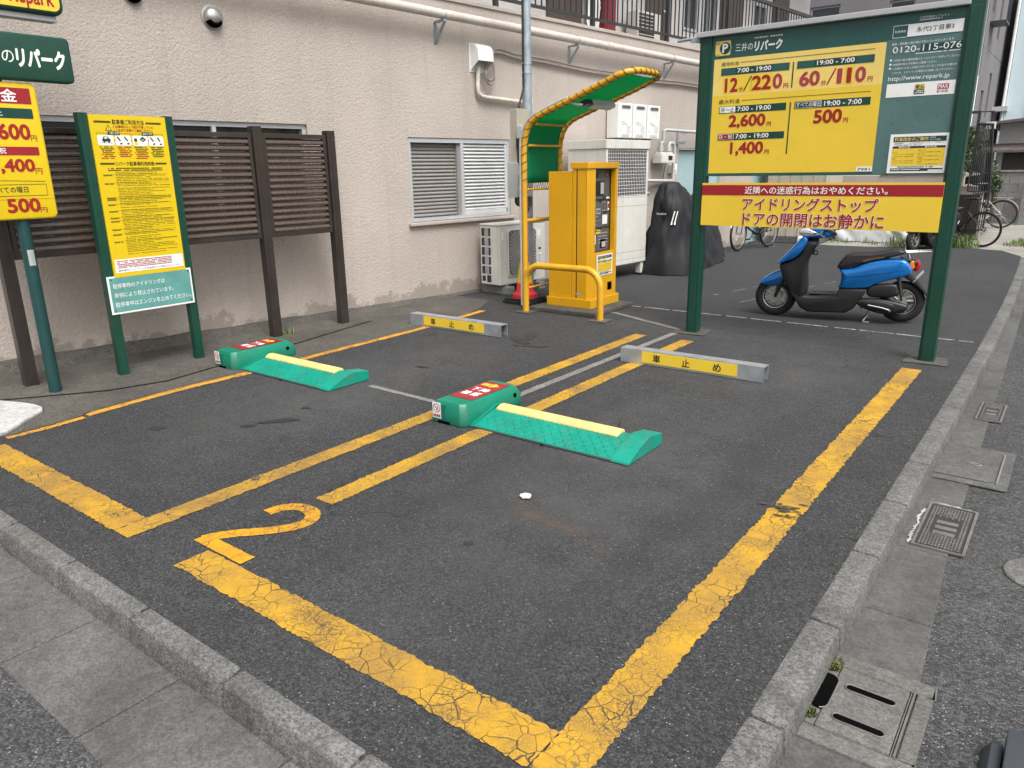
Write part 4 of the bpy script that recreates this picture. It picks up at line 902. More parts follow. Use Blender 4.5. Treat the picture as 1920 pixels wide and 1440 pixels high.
for k, a in enumerate((2.725, 2.855, 2.985, 3.112)):
    L.mat(WHT); L.poly(rrect(a, 1.772, a + .118, 1.845, .01), W1, P_); L.mat(BAR)
    if k == 0:
        L.poly([(a + .032, 1.80), (a + .092, 1.80), (a + .095, 1.812), (a + .085, 1.82), (a + .075, 1.835), (a + .045, 1.835), (a + .036, 1.82), (a + .03, 1.812)], W2, P_); L.mat(WHT); L.poly([(a + .048, 1.82), (a + .071, 1.82), (a + .068, 1.831), (a + .05, 1.831)], W3, P_); L.mat(BLK); L.poly(arc(a + .045, 1.80, .007, 0, 340, 10), W3, P_); L.poly(arc(a + .08, 1.80, .007, 0, 340, 10), W3, P_); L.quad(a + .01, 1.789, a + .108, 1.791, W2, P_)
    elif k == 2:
        L.mat(YEL); L.quad(a + .012, 1.78, a + .036, 1.803, W2, P_); L.mat(6 + 3); L.quad(a + .012, 1.803, a + .034, 1.826, W2, P_); L.mat(BAR); L.poly([(a + .055, 1.82), (a + .08, 1.80), (a + .106, 1.82), (a + .08, 1.84)], W2, P_); L.mat(WHT); L.poly([(a + .068, 1.822), (a + .08, 1.81), (a + .094, 1.826), (a + .08, 1.817)], W3, P_)
    else:
        L.mat(BLK)
        for d in (.0, .055): L.line((a + .015 + d, 1.836), (a + .036 + d, 1.806), .010, W2, P_); L.poly([(a + .028 + d, 1.788), (a + .044 + d, 1.794), (a + .05 + d, 1.785), (a + .034 + d, 1.779)], W2, P_)
        L.line((a + .05, 1.812), (a + .06, 1.812), .003, W2, P_)
    if k < 3: L.mat(OLI); L.poly([(a + .119, 1.80), (a + .127, 1.808), (a + .119, 1.816)], W1, P_)
    for r_ in range(7): L.mat(OLI if (r_ < 3 or k == 3) and k != 1 else RED); L.marks(a + .006 + .006 * (r_ % 3), 1.757 - r_ * .0135, a + .10 + .012 * ((r_ * 7 + k) % 2), 1.76, .0075, W1, .2, .9, 20 + r_ + 9 * k, P_) if (r_ < 6 or k in (0, 2)) else None
L.mat(OLI)
for r_ in range(2): L.marks(2.765, 1.602 - r_ * .014, 3.19, 1.6, .008, W1, .2, .95, 80 + r_, P_)
v = 1.58; r = random.Random(5); k = 0
while v > .955:
    if r.random() < .16: L.quad(2.722, v + .006, 3.232, v + .0072, W1, P_); L.marks(2.724, v - .004, 2.79, v, .007, W1, .15, .95, 100 + k, P_)
    L.marks(2.815, v - .004, 3.235 - .20 * r.random() ** 2.5, v, .0042, W1, .5, .9, 200 + k, P_); v -= .0125 + (.006 if r.random() < .1 else 0); k += 1
L.mat(WHT); L.quad(2.70, .822, 3.255, .925, W1, P_); L.mat(PNK)
for r_ in range(5): L.marks(2.715, .908 - r_ * .0125, 3.16, .91, .0065, W2, .2, .93, 300 + r_, P_)
L.mat(BLK); L.text('駐停車中のアイドリングは条例により禁止されています。', 2.72, .832, 3.235, .846, W2, .006, 1, P_)
L.build('lettering', MATS, pp)
p = MB(); p.box(.0385, -.365, .505, .043, .325, .80); pp = p.build('idling_plate', [m_wht], t)
p = LB(); P2 = T(.0445, -2.985, 0) @ FX; p.quad(2.635, .52, 3.297, .788, 0, P2); p.mat(1)
for s, q in (('駐停車時のアイドリングは', (2.658, .705, 3.075, .742)), ('条例により禁止されています。', (2.658, .632, 3.14, .670)), ('駐停車中はエンジンを止めてください。', (2.658, .558, 3.285, .598))): p.text(s, *q, .0013, .006, 2, P2)
p.mat(2)
for y, z in ((2.65, .775), (3.283, .775), (2.65, .535), (3.283, .535)): p.poly(arc(y, z, .006, 0, 330, 8), .002, P2)
k = NT('plate_paint'); e = k.vor(9, 'DISTANCE_TO_EDGE', P=k.warp(.12, 9)); cm = k.math('MULTIPLY', k.ramp(e, .002, .012, 1, 0), k.ramp(k.noise(5, 3), .45, .6, 0, 1))
k.col(k.mix(k.math('MULTIPLY', cm, .6), k.scale(srgb(92, 150, 145), k.ramp(k.noise(8, 4), .3, .7, .85, 1.1)), srgb(40, 75, 75))); k.rough(.45)
p.build('lettering', [k.m, m_wht, m_blk], pp)

# ================================================================ SLAT FENCE
t = thing('slat_fence', 'brown metal screen of horizontal slats on dark posts before the pink wall', 'fence', (-6.27, 2.08, 0), -math.atan(.055))
for y, zt in ((0, 2.0), (2.145, 1.965), (2.955, 1.945)):
    p = MB(); p.box(-.04, y - .045, -.02, .045, y + .045, zt); p.box(.046, y - .012, .05, .049, y + .012, zt - .05); p.build('post', m_brown, t, bevel=.005)
for a, b in ((.055, 2.09), (2.20, 2.90)):
    p = MB(); p.box(-.02, a, 1.865, .03, b, 1.905); p.box(-.02, a, .965, .03, b, 1.005); p.box(-.02, a, 1.005, .03, a + .035, 1.865); p.box(-.02, b - .035, 1.005, .03, b, 1.865)
    p = p.build('slat_panel', m_brown, t, bevel=.003)
    s = MB()
    for i in range(15):
        z = 1.012 + i * .057
        s.prism([(.024, z - .002), (.033, z + .004), (.034, z + .012), (.028, z + .026), (.010, z + .047), (-.002, z + .052), (-.002, z + .044), (.012, z)], a + .036, b - .036, Matrix(((1, 0, 0, 0), (0, 0, 1, 0), (0, 1, 0, 0), (0, 0, 0, 1))))
    s.build('slats', m_slat, p, smooth=50)
t2 = MB()

# ================================================================ WHEEL STOPS AND LOCK PLATES
def wheel_stop(x0, y0, dx, dy, label):
    ln = math.hypot(dx, dy)
    t = thing('wheel_stop', label, 'wheel stop', (x0, y0, 0), math.atan2(dy, dx), 'steel wheel stops in the bays')
    h = .122; d = .105; c = .006
    b = MB(); pr = [(0, .005), (c, .005), (c, h - c), (d - c, h - c), (d - c, .005), (d, .005), (d, h), (0, h)]
    b.prism(pr, 0, ln, Matrix(((0, 0, 1, 0), (1, 0, 0, 0), (0, 1, 0, 0), (0, 0, 0, 1)))); b.build('channel', m_galv, t)
    q = MB(); q.box(.1, -.004, .018, .9, -.001, .108); 
    q = MB(); q.box(.195, -.0035, .022, .99, -.0008, .114); q = q.build('sticker', m_yel, t)
    L = LB(); 
    for s, u in (('車', .295), ('止', .545), ('め', .80)): L.text(s, u, .036, u + .065, .100, .0048, .03, 3, FY)
    L.build('lettering', m_blk, q); 
    b = MB(); b.box(.15, .01, .004, .2, d - .01, .010); b.box(ln - .2, .01, .004, ln - .15, d - .01, .010); b.build('anchor_plates', m_galv, t)
wheel_stop(-2.895, 5.262, 1.19, .010, 'galvanised steel wheel stop in the nearer bay, its right end open')
wheel_stop(-5.475, 5.40, 1.20, .012, 'galvanised steel wheel stop in the bay by the wall, before the payment machine')

def lock_unit(label_n, dx, dy):
    g = 'flap locks of the parking bays'
    t = thing('flap_lock', label_n, 'parking lock', (-3.145 + dx, 3.25 + dy, 0), 0, g)
    # housing: tapered moulded box
    b = MB(); lay = [(0, 0, .004, .265, .64), (.0, 0, .075, .265, .64), (.012, .012, .125, .253, .60), (.022, .022, .146, .243, .575)]
    def sec(x0, y0, x1, y1, z): return [(p[0], p[1], z) for p in [(x0, y0), (x1 - .03, y0), (x1, y0 + .035), (x1, y1 - .05), (x1 - .03, y1), (x0 + .02, y1), (x0, y1 - .03)]]
    vs = [];
    for x0, y0, z, x1, y1 in lay: vs += sec(x0, y0, x1, y1, z)
    n = 7; fs = [(j * n + i, j * n + (i + 1) % n, (j + 1) * n + (i + 1) % n, (j + 1) * n + i) for j in range(3) for i in range(n)] + [tuple(range(3 * n, 4 * n)), tuple(range(n))[::-1]]
    b.add(vs, fs); b.build('housing', m_lock, t, bevel=.006, bseg=2, smooth=35)
    r = MB(); r.box(.088, -.0018, .03, .112, .02, .128); r.build('groove', paintmat('lock_groove_green', srgb(10, 104, 84), .5), t)
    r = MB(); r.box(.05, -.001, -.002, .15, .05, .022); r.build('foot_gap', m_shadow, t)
    r = MB(); r.cyl((.262, .535, .085), (.2668, .535, .085), .016, 18); r.build('key_hole', m_shadow, t)
    # sticker on the nose
    s = MB(); s.quad(.008, .032, .08, .138, .0022, FY); s = s.build('nose_sticker', m_wht, t)
    L = LB(); L.mat(0); cx, cz = .044, .098
    o_ = arc(cx, cz, .030, 0, 348, 30); i_ = arc(cx, cz, .0255, 0, 348, 30)
    for k in range(31): L.add([(*o_[k - 1], .0034), (*o_[k], .0034), (*i_[k], .0034), (*i_[k - 1], .0034)], [(0, 1, 2, 3)], FY)
    L.line((cx - .02, cz + .02), (cx + .02, cz - .02), .0045, .0036, FY); L.line((cx + .012, cz + .012), (cx - .004, cz - .018), .005, .003, FY); L.line((cx - .014, cz + .006), (cx + .014, cz - .002), .004, .003, FY)
    for k in range(4): L.quad(.014 + k * .0155, .04, .0265 + k * .0155, .058, .0034, FY)
    L.build('lettering', m_redtxt, s)
    # red sheet on the top
    tp = T(0, 0, .1478)
    s = MB(); s.quad(.032, .13, .232, .53, 0, tp); s = s.build('warning_sheet', m_red, t)
    L = LB(); L.mat(1); L.poly([(.05, .43), (.135, .43), (.135, .41), (.19, .455), (.135, .50), (.135, .48), (.05, .48)], .0014, tp)
    L.mat(2); L.text('ロック板', .06, .443, .14, .467, .0026, .01, 1, tp)
    L.mat(0); L.text('下', .055, .305, .118, .375, .0014, .05, 2, tp); L.text('降', .135, .305, .20, .375, .0014, .05, 2, tp); L.text('確', .055, .205, .118, .28, .0014, .05, 2, tp); L.text('認', .135, .205, .20, .28, .0014, .05, 2, tp)
    L.mat(2)
    for q in ((.037, .136, .227, .136), (.037, .524, .227, .524), (.037, .136, .037, .524), (.227, .136, .227, .524)):
        A, Bv = Vector(q[:2]), Vector(q[2:]); n_ = int((Bv - A).length / .016)
        for k in range(n_): L.line(tuple(A.lerp(Bv, k / n_)), tuple(A.lerp(Bv, (k + .55) / n_)), .004, .0012, tp)
    L.build('lettering', [m_wht, m_yel, m_blk], s)
    # ramp plate: low wedge rising to a ridge
    X0, X1 = .27, 1.275
    prof = [(.07, .004), (.075, .012), (.30, .070), (.335, .074), (.36, .066), (.46, .006)]
    b = MB(); YZ = Matrix(((0, 0, 1, 0), (1, 0, 0, 0), (0, 1, 0, 0), (0, 0, 0, 1)))
    b.prism(prof, X0 + .02, X1, YZ)
    sl = math.atan2(.058, .225)
    for i in range(27):
        for j in range(6):
            u = X0 + .055 + i * .0355; v = .088 + j * .036; z = .012 + (v - .075) * .058 / .225
            a = R(45) if (i + j) % 2 else R(-45)
            M = T(u, v, z) @ Matrix.Rotation(sl, 4, 'X') @ Matrix.Rotation(a, 4, 'Z'); b.add([(-.017, 0, .0), (0, -.0042, .0), (.017, 0, .0), (0, .0042, .0), (-.010, 0, .0052), (.010, 0, .0052)], [(0, 1, 5, 4), (1, 2, 5), (2, 3, 4, 5), (3, 0, 4)], M)
    b.build('flap_plate', m_plate, t)
    b = MB(); b.prism([(.058, .004), (.066, .004), (.080, .020), (.31, .084), (.36, .086), (.46, .05), (.46, .004), (.44, .004), (.34, .076), (.30, .074)], X0 - .004, X0 + .022, YZ); b.build('hinge_arm', m_lock, t, bevel=.004)
    b = MB(); b.prism([(.055, .004), (.062, .018), (.17, .062), (.255, .090), (.30, .096), (.45, .074), (.45, .004)], X1 + .001, X1 + .118, YZ); b.build('end_cap', m_plate, t, bevel=.004)
    b = MB(); pts = [(X0 + .04, .318, .081), (X1 - .12, .318, .081)]
    b.prism([(.268, .060), (.274, .076), (.310, .091), (.350, .089), (.370, .072), (.36, .060)], X0 + .04, X1 - .075, YZ); b.build('rubber_bar', m_rubyel, t, bevel=.007, bseg=3, smooth=50)
    b = MB(); b.box(X0, .048, .002, X1 + .115, .0695, .0055); b.build('base_rail', m_dark, t)
    b = MB(); b.box(.82, .036, .001, .84, .047, .014); b.build('stop_lug', m_black, t, bevel=.003)
lock_unit('green flap lock in the nearer bay, standing beside the double yellow line', 0, 0)
lock_unit('green flap lock beside the wall under the brown fence posts', -2.475, -.01)

# ================================================================ PAYMENT MACHINE
t = thing('payment_plinth', 'low concrete plinth under the yellow payment machine', 'plinth', (-4.45, 7.2, 0))
b = MB(); b.box(-.45, -.46, .002, .41, .42, .045); b.build('slab', m_apron, t, bevel=.008)
t = thing('payment_machine', 'orange yellow parking payment machine with a dark grey front panel', 'payment machine', (-4.22, 6.955, .046))
# local x to the front, y along the face (0 .. .60)
b = MB(); b.box(-.575, -.02, 0, .018, .60, .10); b.build('base', m_machine, t, bevel=.006)
b = MB(); b.box(-.56, .0, .101, -.255, .58, 1.475); b.build('cabinet', m_machine, t, bevel=.006)
b = MB(); b.box(-.249, .0, .101, -.20, .58, 1.50); b.box(-.185, 0, .101, -.06, .02, 1.50); b.box(-.185, .56, .101, -.06, .58, 1.50)
b.prism([(-.06, 0), (.0, .03), (.0, .075), (-.06, .075)], .101, 1.50); b.prism([(-.06, .50), (0, .50), (0, .55), (-.06, .58)], .101, 1.50)
b.prism([(-.06, .0755), (-.001, .0755), (-.001, .4995), (-.06, .4995)], .101, .60); b.build('front_housing', m_machine, t, bevel=.004)
b = MB(); b.box(-.20, .005, .11, -.186, .57, 1.49); b.build('door_gasket', m_black, t)
b = MB(); b.prism([(-.27, -.012), (-.05, -.012), (.012, .022), (.012, .555), (-.05, .592), (-.27, .592)], 1.501, 1.565); b.build('cap', m_machine, t, bevel=.006)
pn = MB(); pn.box(-.12, .078, .602, -.075, .497, 1.498); pn = pn.build('control_panel', m_panelgrey, t)
PM = T(-.0745, 0, 0) @ FX
d = MB(); d.box(.10, 1.40, 0, .24, 1.465, .004, PM); d.build('top_screen', m_black, pn)
d = MB(); d.box(.10, 1.215, 0, .37, 1.365, .008, PM); d = d.build('card_window', m_black, pn); e = MB(); e.box(.285, 1.23, .0085, .35, 1.35, .014, PM); e.build('card_reader', m_greybox, d)
for z in (1.165, .86): d = MB(); d.box(.085, z, 0, .49, z + .012, .006, PM); d.poly([(.27, z + .0005), (.33, z + .0005), (.30, z - .028)], .006, PM); d.build('divider', m_black, pn)
d = MB(); d.box(.10, 1.02, 0, .175, 1.075, .006, PM); d.box(.215, 1.015, 0, .30, 1.075, .004, PM); d.build('note_slot', m_capgrey, pn)
d = MB(); d.box(.108, 1.04, .0065, .168, 1.052, .009, PM); d.box(.225, 1.035, .0045, .29, 1.043, .007, PM); d.box(.225, 1.052, .0045, .29, 1.058, .007, PM); d.build('slot_mouth', m_black, pn)
d = MB(); d.box(.345, 1.04, 0, .395, 1.15, .006, PM); d.build('coin_slot', m_silver, pn)
d = MB(); d.box(.36, 1.06, .0065, .375, 1.13, .009, PM); d.build('coin_mouth', m_black, pn)
d = MB(); d.cyl((-.0745, .43, 1.43), (-.066, .43, 1.43), .012); d.build('lock', m_silver, pn)
for q, c, q2, c2 in (((.36, 1.165, .49, 1.205), m_green, (.41, 1.175, .48, 1.195), m_wht), ((.445, 1.05, .485, 1.14), m_wht, (.45, 1.07, .48, 1.12), m_red), ((.335, .90, .445, 1.05), m_wht, (.337, 1.005, .443, 1.048), m_green), ((.14, .80, .30, .845), m_yel, (.15, .826, .29, .836), m_olive), ((.09, .69, .20, .86), m_wht, (.092, .80, .198, .858), m_green)):
    d = MB(); d.flat = True; d.quad(*q, .0075, PM); d.mat(1); d.quad(*q2, .009, PM); d.build('sticker', [c, c2], pn)
d = LB()
for k in range(9): d.marks(.11 + .02 * (k % 3), 1.11 - .11 * (k % 2) - .02 * k, .20 + .04 * (k % 4), 1.12, .006, .001, .3, .8, 40 + k, PM)
for k in range(4): d.marks(.26, .80 - k * .035, .46, .81, .011, .0085, .3, .85, 60 + k, PM)
d.build('lettering', m_capgrey, pn)
d = MB(); d.box(.215, .62, 0, .49, .855, .006, PM); d = d.build('receipt_flap', m_panelgrey, pn); e = MB(); e.box(.30, .64, .0065, .42, .735, .009, PM); e.build('receipt_mouth', m_shadow, d); e = MB(); e.box(.33, .65, .0095, .41, .71, .012, PM); e.build('receipt_tray', m_greybox, d)
fee_notice(t, T(.001, 0, 0) @ FX, .115, .345, .46, .58, .002, 'fee_notice', 8)
d = MB(); d.quad(.36, .165, .455, .255, .0015, FX); d.build('ticket_hole', m_shadow, t)
d = MB(); d.box(-.19, -.0022, .14, -.13, -.0008, .165); d.build('maker_plate', m_capgrey, t)
for y in (.27,): d = MB(); d.box(-.5605, y, .2, -.5615, y + .1, .3); d.build('rear_grille', m_dark, t)
# ================================================================ CANOPY
t = thing('canopy', 'yellow tube canopy laced with green cloth arching over the payment machine', 'canopy', (-5.05, 6.87, 0))
WD = .71; YC = lambda y: y
side = [(0, 0), (0, .5), (0, 1.2), (.0, 1.72), (.012, 1.86), (.055, 1.98), (.13, 2.06), (.24, 2.115), (.60, 2.235), (1.0, 2.37), (1.16, 2.43)]
sm = cr([(x, 0, z) for x, z in side], 4, False)
def yy(p, y): return (p[0], y, p[2])
path = [yy(p, 0) for p in sm] + [(1.24, .03, 2.452), (1.29, .10, 2.468), (1.315, .22, 2.475), (1.315, WD - .22, 2.475), (1.29, WD - .10, 2.468), (1.24, WD - .03, 2.452)] + [yy(p, WD) for p in sm[::-1]]
b = MB(); b.tube(cr(path[:len(sm)], 1, False) + path[len(sm):], .032, 12); b.build('frame_tube', m_tube, t, smooth=60)
for x, z, r_ in ((.005, 1.33, .012), (.0, .985, .024), (.0, .22, .012), (.045, 1.80, .014), (.135, 2.02, .014)): b = MB(); b.cyl((x, .03, z), (x, WD - .03, z), r_, 10); b.build('cross_bar', m_tube, t, smooth=50)
clp = [p for p in sm if p[2] > 1.385]; clp = [(.0, 0, 1.40)] + clp + [(1.25, 0, 2.452)]
clp2 = []
for i, p in enumerate(clp):
    a = Vector(clp[max(0, i - 1)]); c = Vector(clp[min(len(clp) - 1, i + 1)]); d_ = (c - a).normalized(); nn = Vector((-d_.z, 0, d_.x)); clp2.append(Vector(p) - nn * .006)
b = MB(); K = len(clp2)
vs = []
for j in range(9): vs += [(p.x, .05 + (WD - .1) * j / 8, p.z - .012 * math.sin(math.pi * j / 8) * (1 if p.x > .2 else 0)) for p in clp2]
b.add(vs, [(j * K + i, j * K + i + 1, (j + 1) * K + i + 1, (j + 1) * K + i) for j in range(8) for i in range(K - 1)])
o = b.build('cloth', m_cloth, t, smooth=50)
sm_ = o.modifiers.new('thick', 'SOLIDIFY'); sm_.thickness = .003
b = MB(); lp = [Vector(p) for p in cr(path, 2, False)]; acc = 0; hel = []
for a, c in zip(lp[:-1], lp[1:]):
    sgm = (c - a).length; ax = (c - a).normalized(); e1 = (Vector((0, 1, 0)) - ax * ax.y); e1 = e1.normalized() if e1.length > .3 else Vector((0, 0, 1)); e2 = ax.cross(e1); n_ = max(1, int(sgm / .008))
    for i in range(n_):
        d_ = acc + sgm * i / n_
        if 1.42 < d_ < 6.2: an = 2 * math.pi * d_ / .092; hel.append(a.lerp(c, i / n_) + (e1 * math.cos(an) + e2 * math.sin(an)) * .0345)
    acc += sgm
b.tube(hel, .0034, 5); b.build('lacing_cord', m_blackc, t)
b = MB(); b.tube([(.004, .05 + k * .0235, 1.415 if k % 2 else 1.325) for k in range(27)], .003, 5); b.build('bottom_cord', m_blackc, t)
b = MB(); b.tube(cr([(-.045, -.01, .02), (-.045, -.012, 1.0), (-.043, -.012, 1.7), (-.03, -.012, 1.9), (.03, -.01, 2.02), (.12, -.01, 2.10), (.30, -.008, 2.17), (.52, -.008, 2.245), (.585, -.005, 2.25), (.61, .01, 2.215), (.66, .04, 2.185), (.70, .09, 2.185)], 5, False), .014, 10); b.build('lamp_cable', m_greybox, t, smooth=60)
M = T(.72, 0, 2.19) @ Matrix.Rotation(-math.atan2(.135, .4), 4, 'Y')
b = MB(); b.at(M); b.box(-.05, .20, -.01, .05, .66, .045); lp_ = b.build('lamp', m_greybox, t, bevel=.008); b = MB(); b.at(M); b.box(-.043, .205, -.02, .043, .655, -.0105); b.build('diffuser', m_capgrey, lp_); b = MB(); b.at(M); b.box(-.04, .08, -.015, .04, .199, .04); b.build('ballast', m_black, lp_, bevel=.006)
for x, z in ((.30, 2.135), (.38, 2.16), (.36, 2.155)):
    pass
# ================================================================ HOOP BARRIER
t = thing('hoop_barrier', 'low orange yellow tube hoop guarding the corner of the payment machine', 'barrier', (-4.87, 6.63, 0))
b = MB(); W_ = .965; rr_ = .19; H = .53
pth = [(0, 0, -.02), (0, 0, H - rr_)] + [(rr_ - rr_ * math.cos(R(a)), 0, H - rr_ + rr_ * math.sin(R(a))) for a in range(15, 91, 15)] + [(W_ - rr_ + rr_ * math.sin(R(a)), 0, H - rr_ + rr_ * math.cos(R(a))) for a in range(0, 91, 15)] + [(W_, 0, -.02)]
b.tube(pth, .036, 16); b.build('hoop', m_tube, t, smooth=60)
for x in (0, W_): b = MB(); b.prism([(x - .10, -.09), (x + .11, -.10), (x + .10, .10), (x - .09, .09)], .0045, .011); b.build('footing', m_apron, t)
# ================================================================ CONE
t = thing('traffic_cone', 'red traffic cone with a yellow wrap standing by the steel pole', 'traffic cone', (-5.26, 7.14, .004))
b = MB(); b.prism(rrect(-.20, -.20, .20, .20, .03), 0, .035); b.prism(rrect(-.185, -.185, .185, .185, .03), .036, .06); b.build('base', m_rubber, t, bevel=.006)
b = MB(); b.lathe([(.155, .0605), (.150, .10), (.125, .115), (.105, .14), (.025, .72), (.018, .73), (.0, .73)], 28); b.build('cone_body', m_cone, t, smooth=45)
b = MB(); b.lathe([(.094, .235), (.060, .48)], 28); w_ = b.build('wrap', m_yelbright, t, smooth=45)
L = LB(); L.text('中', -.028, .26, .028, .33, .0965, .04, 2, T(.0, 0, 0) @ Matrix.Rotation(R(-50), 4, 'Z') @ FX)
L.build('lettering', m_blk, w_)
# ================================================================ STEEL POLE with meter and box
t = thing('steel_pole', 'tall galvanised service pole standing behind the payment canopy', 'pole', (-5.46, 7.5, 0))
b = MB(); b.tube([(0, 0, -.02), (0, 0, 2.1), (0, 0, 2.55), (0, 0, 6.5)], [.060, .060, .052, .047], 18); b.build('shaft', m_galvd, t, smooth=50)
b = MB()
for z in (2.62, 2.72): b.cyl((0, 0, z), (0, 0, z + .02), .056, 18); b.cyl((-.01, -.085, z + .01), (.01, .085, z + .01), .006, 8)
b.build('band', m_galv, t)
b = MB(); b.tube(cr([(-.01, -.058, 6.4), (-.01, -.06, 4.0), (-.01, -.06, 2.6), (-.005, -.068, 2.45), (-.01, -.17, 2.2), (0, -.185, 2.0), (0, -.18, 1.7), (0, -.14, 1.62), (.02, -.07, 1.64), (.02, -.06, 1.75)], 4, False), .013, 8); b.build('cable', m_blackc, t, smooth=60)
t = thing('electric_meter', 'round electric meter with a dark cover on a beige board fixed to the steel pole', 'meter', (-5.44, 7.30, 1.75))
b = MB(); b.box(-.03, -.13, .18, .075, .11, .47); b.box(-.03, -.13, -.16, .06, .0, .18); b.build('board', m_beige, t, bevel=.004)
b = MB(); b.box(.076, -.15, .14, .15, -.03, .28); b = b.build('meter_case', m_greybox, t, bevel=.008); c = MB(); c.box(.151, -.125, .19, .154, -.065, .235); c.build('dial', m_wht, b)
b = MB(); b.prism([(-.16, .135), (-.03, .135), (-.03, .05), (-.05, -.13), (-.13, -.13), (-.13, .05), (-.16, .05)], .076, .14, FX); b.build('terminal_cover', m_ddark, t, bevel=.006)
t = thing('junction_box', 'light grey locked junction box on the steel pole', 'electric box', (-5.44, 7.30, 1.13))
b = MB(); b.box(-.06, -.15, .10, .07, .16, .50); b.build('cabinet', m_greybox, t, bevel=.006)
b = MB(); b.box(.071, -.145, .105, .080, .155, .495); b = b.build('door', m_greybox, t, bevel=.004); c = MB(); c.box(.081, -.118, .24, .085, -.098, .36); c.build('latch', m_black, b)
b = MB(); b.box(-.05, .0, .0, .05, .20, .095); b.build('under_box', m_panelgrey, t, bevel=.004)
b = MB(); b.tube(cr([(.0, -.08, .10), (.0, -.07, .03), (0, 0, .0), (0, .06, .02)], 4, False), .012, 8); b.tube(cr([(0, .16, .12), (.02, .21, .08), (.02, .17, -.03), (0, .14, -.08)], 4, False), .01, 8); b.build('cable', m_blackc, t, smooth=60)
# ================================================================ BIG AIR CONDITIONER
t = on_wall('outdoor_unit', 'large weathered air conditioner outdoor unit by the wall under the louvred window', 'air conditioner', .33, 4.37, .0)
D_, H_, Wd = .17, .87, .44
b = MB(); b.box(-D_, -Wd, .125, D_ - .03, Wd, H_); b.box(-D_ - .008, -Wd - .008, H_ + .001, D_ + .005, Wd + .008, H_ + .022); b.build('casing', m_ivory, t, bevel=.010)
b = MB(); b.box(D_ - .029, -Wd, .125, D_, Wd, H_ - .001); b.build('front_panel', m_ivory, t, bevel=.010)
b = MB(); b.prism(rrect(-.30, .22, .245, .82, .05), D_ + .001, D_ + .022, FX); b.build('grille_frame', m_ivory, t, bevel=.006)
b = MB(); b.prism(rrect(-.285, .235, .23, .805, .045), D_ + .0225, D_ + .024, FX); b.build('fan_opening', m_panelgrey, t)
b = MB(); cx, cz = -.03, .52
for k in range(44):
    a = 2 * math.pi * k / 44; e = .30; dx, dz = math.cos(a), math.sin(a)
    tmax = min(((.225 - cx) / dx if dx > 0 else (-.28 - cx) / dx) if abs(dx) > 1e-3 else 9, ((.80 - cz) / dz if dz > 0 else (.24 - cz) / dz) if abs(dz) > 1e-3 else 9)
    b.tube([(D_ + .028, cx + .06 * dx, cz + .06 * dz), (D_ + .034, cx + tmax * dx, cz + tmax * dz)], .0022, 4)
for k in range(1, 17):
    pts = []
    for i in range(60):
        a = 2 * math.pi * i / 60; dx, dz = math.cos(a), math.sin(a); q = .06 + k * .016; y_, z_ = cx + q * dx, cz + q * dz
        if -.282 < y_ < .228 and .238 < z_ < .802: pts.append((D_ + .031, y_, z_))
        else:
            if len(pts) > 2: b.tube(pts, .0016, 4)
            pts = []
    if len(pts) > 2: b.tube(pts, .0016, 4)
b.build('fan_grille', m_ivory, t); b = MB(); b.prism(rrect(cx - .055, cz - .05, cx + .055, cz + .05, .015), D_ + .03, D_ + .045, FX); b.build('hub_plate', m_ivory, t, bevel=.006)
b = MB(); LM = Matrix(((1, 0, 0, 0), (0, 0, -1, 0), (0, 1, 0, 0), (0, 0, 0, 1)))
for i in range(5): b.prism(rrect(-.145, .26 + i * .12, .015, .36 + i * .12, .012), Wd + .0005, Wd + .002, LM)
b.prism(rrect(-.145, .165, -.085, .235, .012), Wd + .0005, Wd + .002, LM); b.prism(rrect(-.06, .155, .015, .245, .012), Wd + .0005, Wd + .002, LM); b.build('side_opening', m_dark, t)
b = MB()
for i in range(5): b.box(-.06 - .03, -Wd - .004, .26 + i * .12, -.02, -Wd - .0025, .36 + i * .12)
b.build('pipe_behind_grille', m_galv, t)
b = LB(); b.quad(.27, .66, .35, .79, D_ + .002, FX); b.mat(1); b.quad(.275, .665, .345, .70, D_ + .0035, FX); b.mat(0); b.quad(.28, .30, .37, .48, D_ + .002, FX); b.mat(2); b.quad(.30, .525, .36, .55, D_ + .002, FX)
for k in range(7): b.marks(.285, .45 - k * .02, .36, .47, .006, D_ + .0035, .3, .85, k, FX)
b.mat(0); b.quad(-.40, .70, -.37, .80, D_ + .002, FX); b.build('stickers', [m_wht, m_paleblue, m_dark], t)
for y in (-.3, .3): b = MB(); b.box(-.25, y - .06, .0, .24, y + .06, .10); b.build('concrete_foot', m_block, t, bevel=.01); b = MB(); b.box(-.15, y - .03, .101, .16, y + .03, .124); b.build('rail', m_galv, t)
# ================================================================ TALL WHITE CABINET (gas heat pump)
t = on_wall('heat_pump_cabinet', 'tall ivory heat pump cabinet with a wire mesh upper front', 'heat pump', .53, 6.19, 0)
D_, W_, H_ = .33, .52, 1.93
b = MB(); b.box(-D_, -W_, .26, D_ - .02, W_, 1.80); b.build('body', m_ivory, t, bevel=.006)
b = MB(); b.box(-D_ - .015, -W_ - .015, 1.801, D_ + .015, W_ + .015, 1.92); b.build('lid', m_ivory, t, bevel=.008)
b = MB(); b.box(D_ - .0195, -W_ + .04, 1.16, D_ - .017, W_ - .04, 1.79); b.build('coil', m_dark, t)
b = MB()
for k in range(24): y = -W_ + .045 + k * (2 * W_ - .09) / 23; b.tube([(D_ - .004, y, 1.165), (D_ - .004, y, 1.785)], .0028, 4)
for k in range(14): z = 1.17 + k * .047; b.tube([(D_ - .001, -W_ + .045, z), (D_ - .001, W_ - .045, z)], .0028, 4)
b.build('mesh', m_whitebox, t)
b = MB()
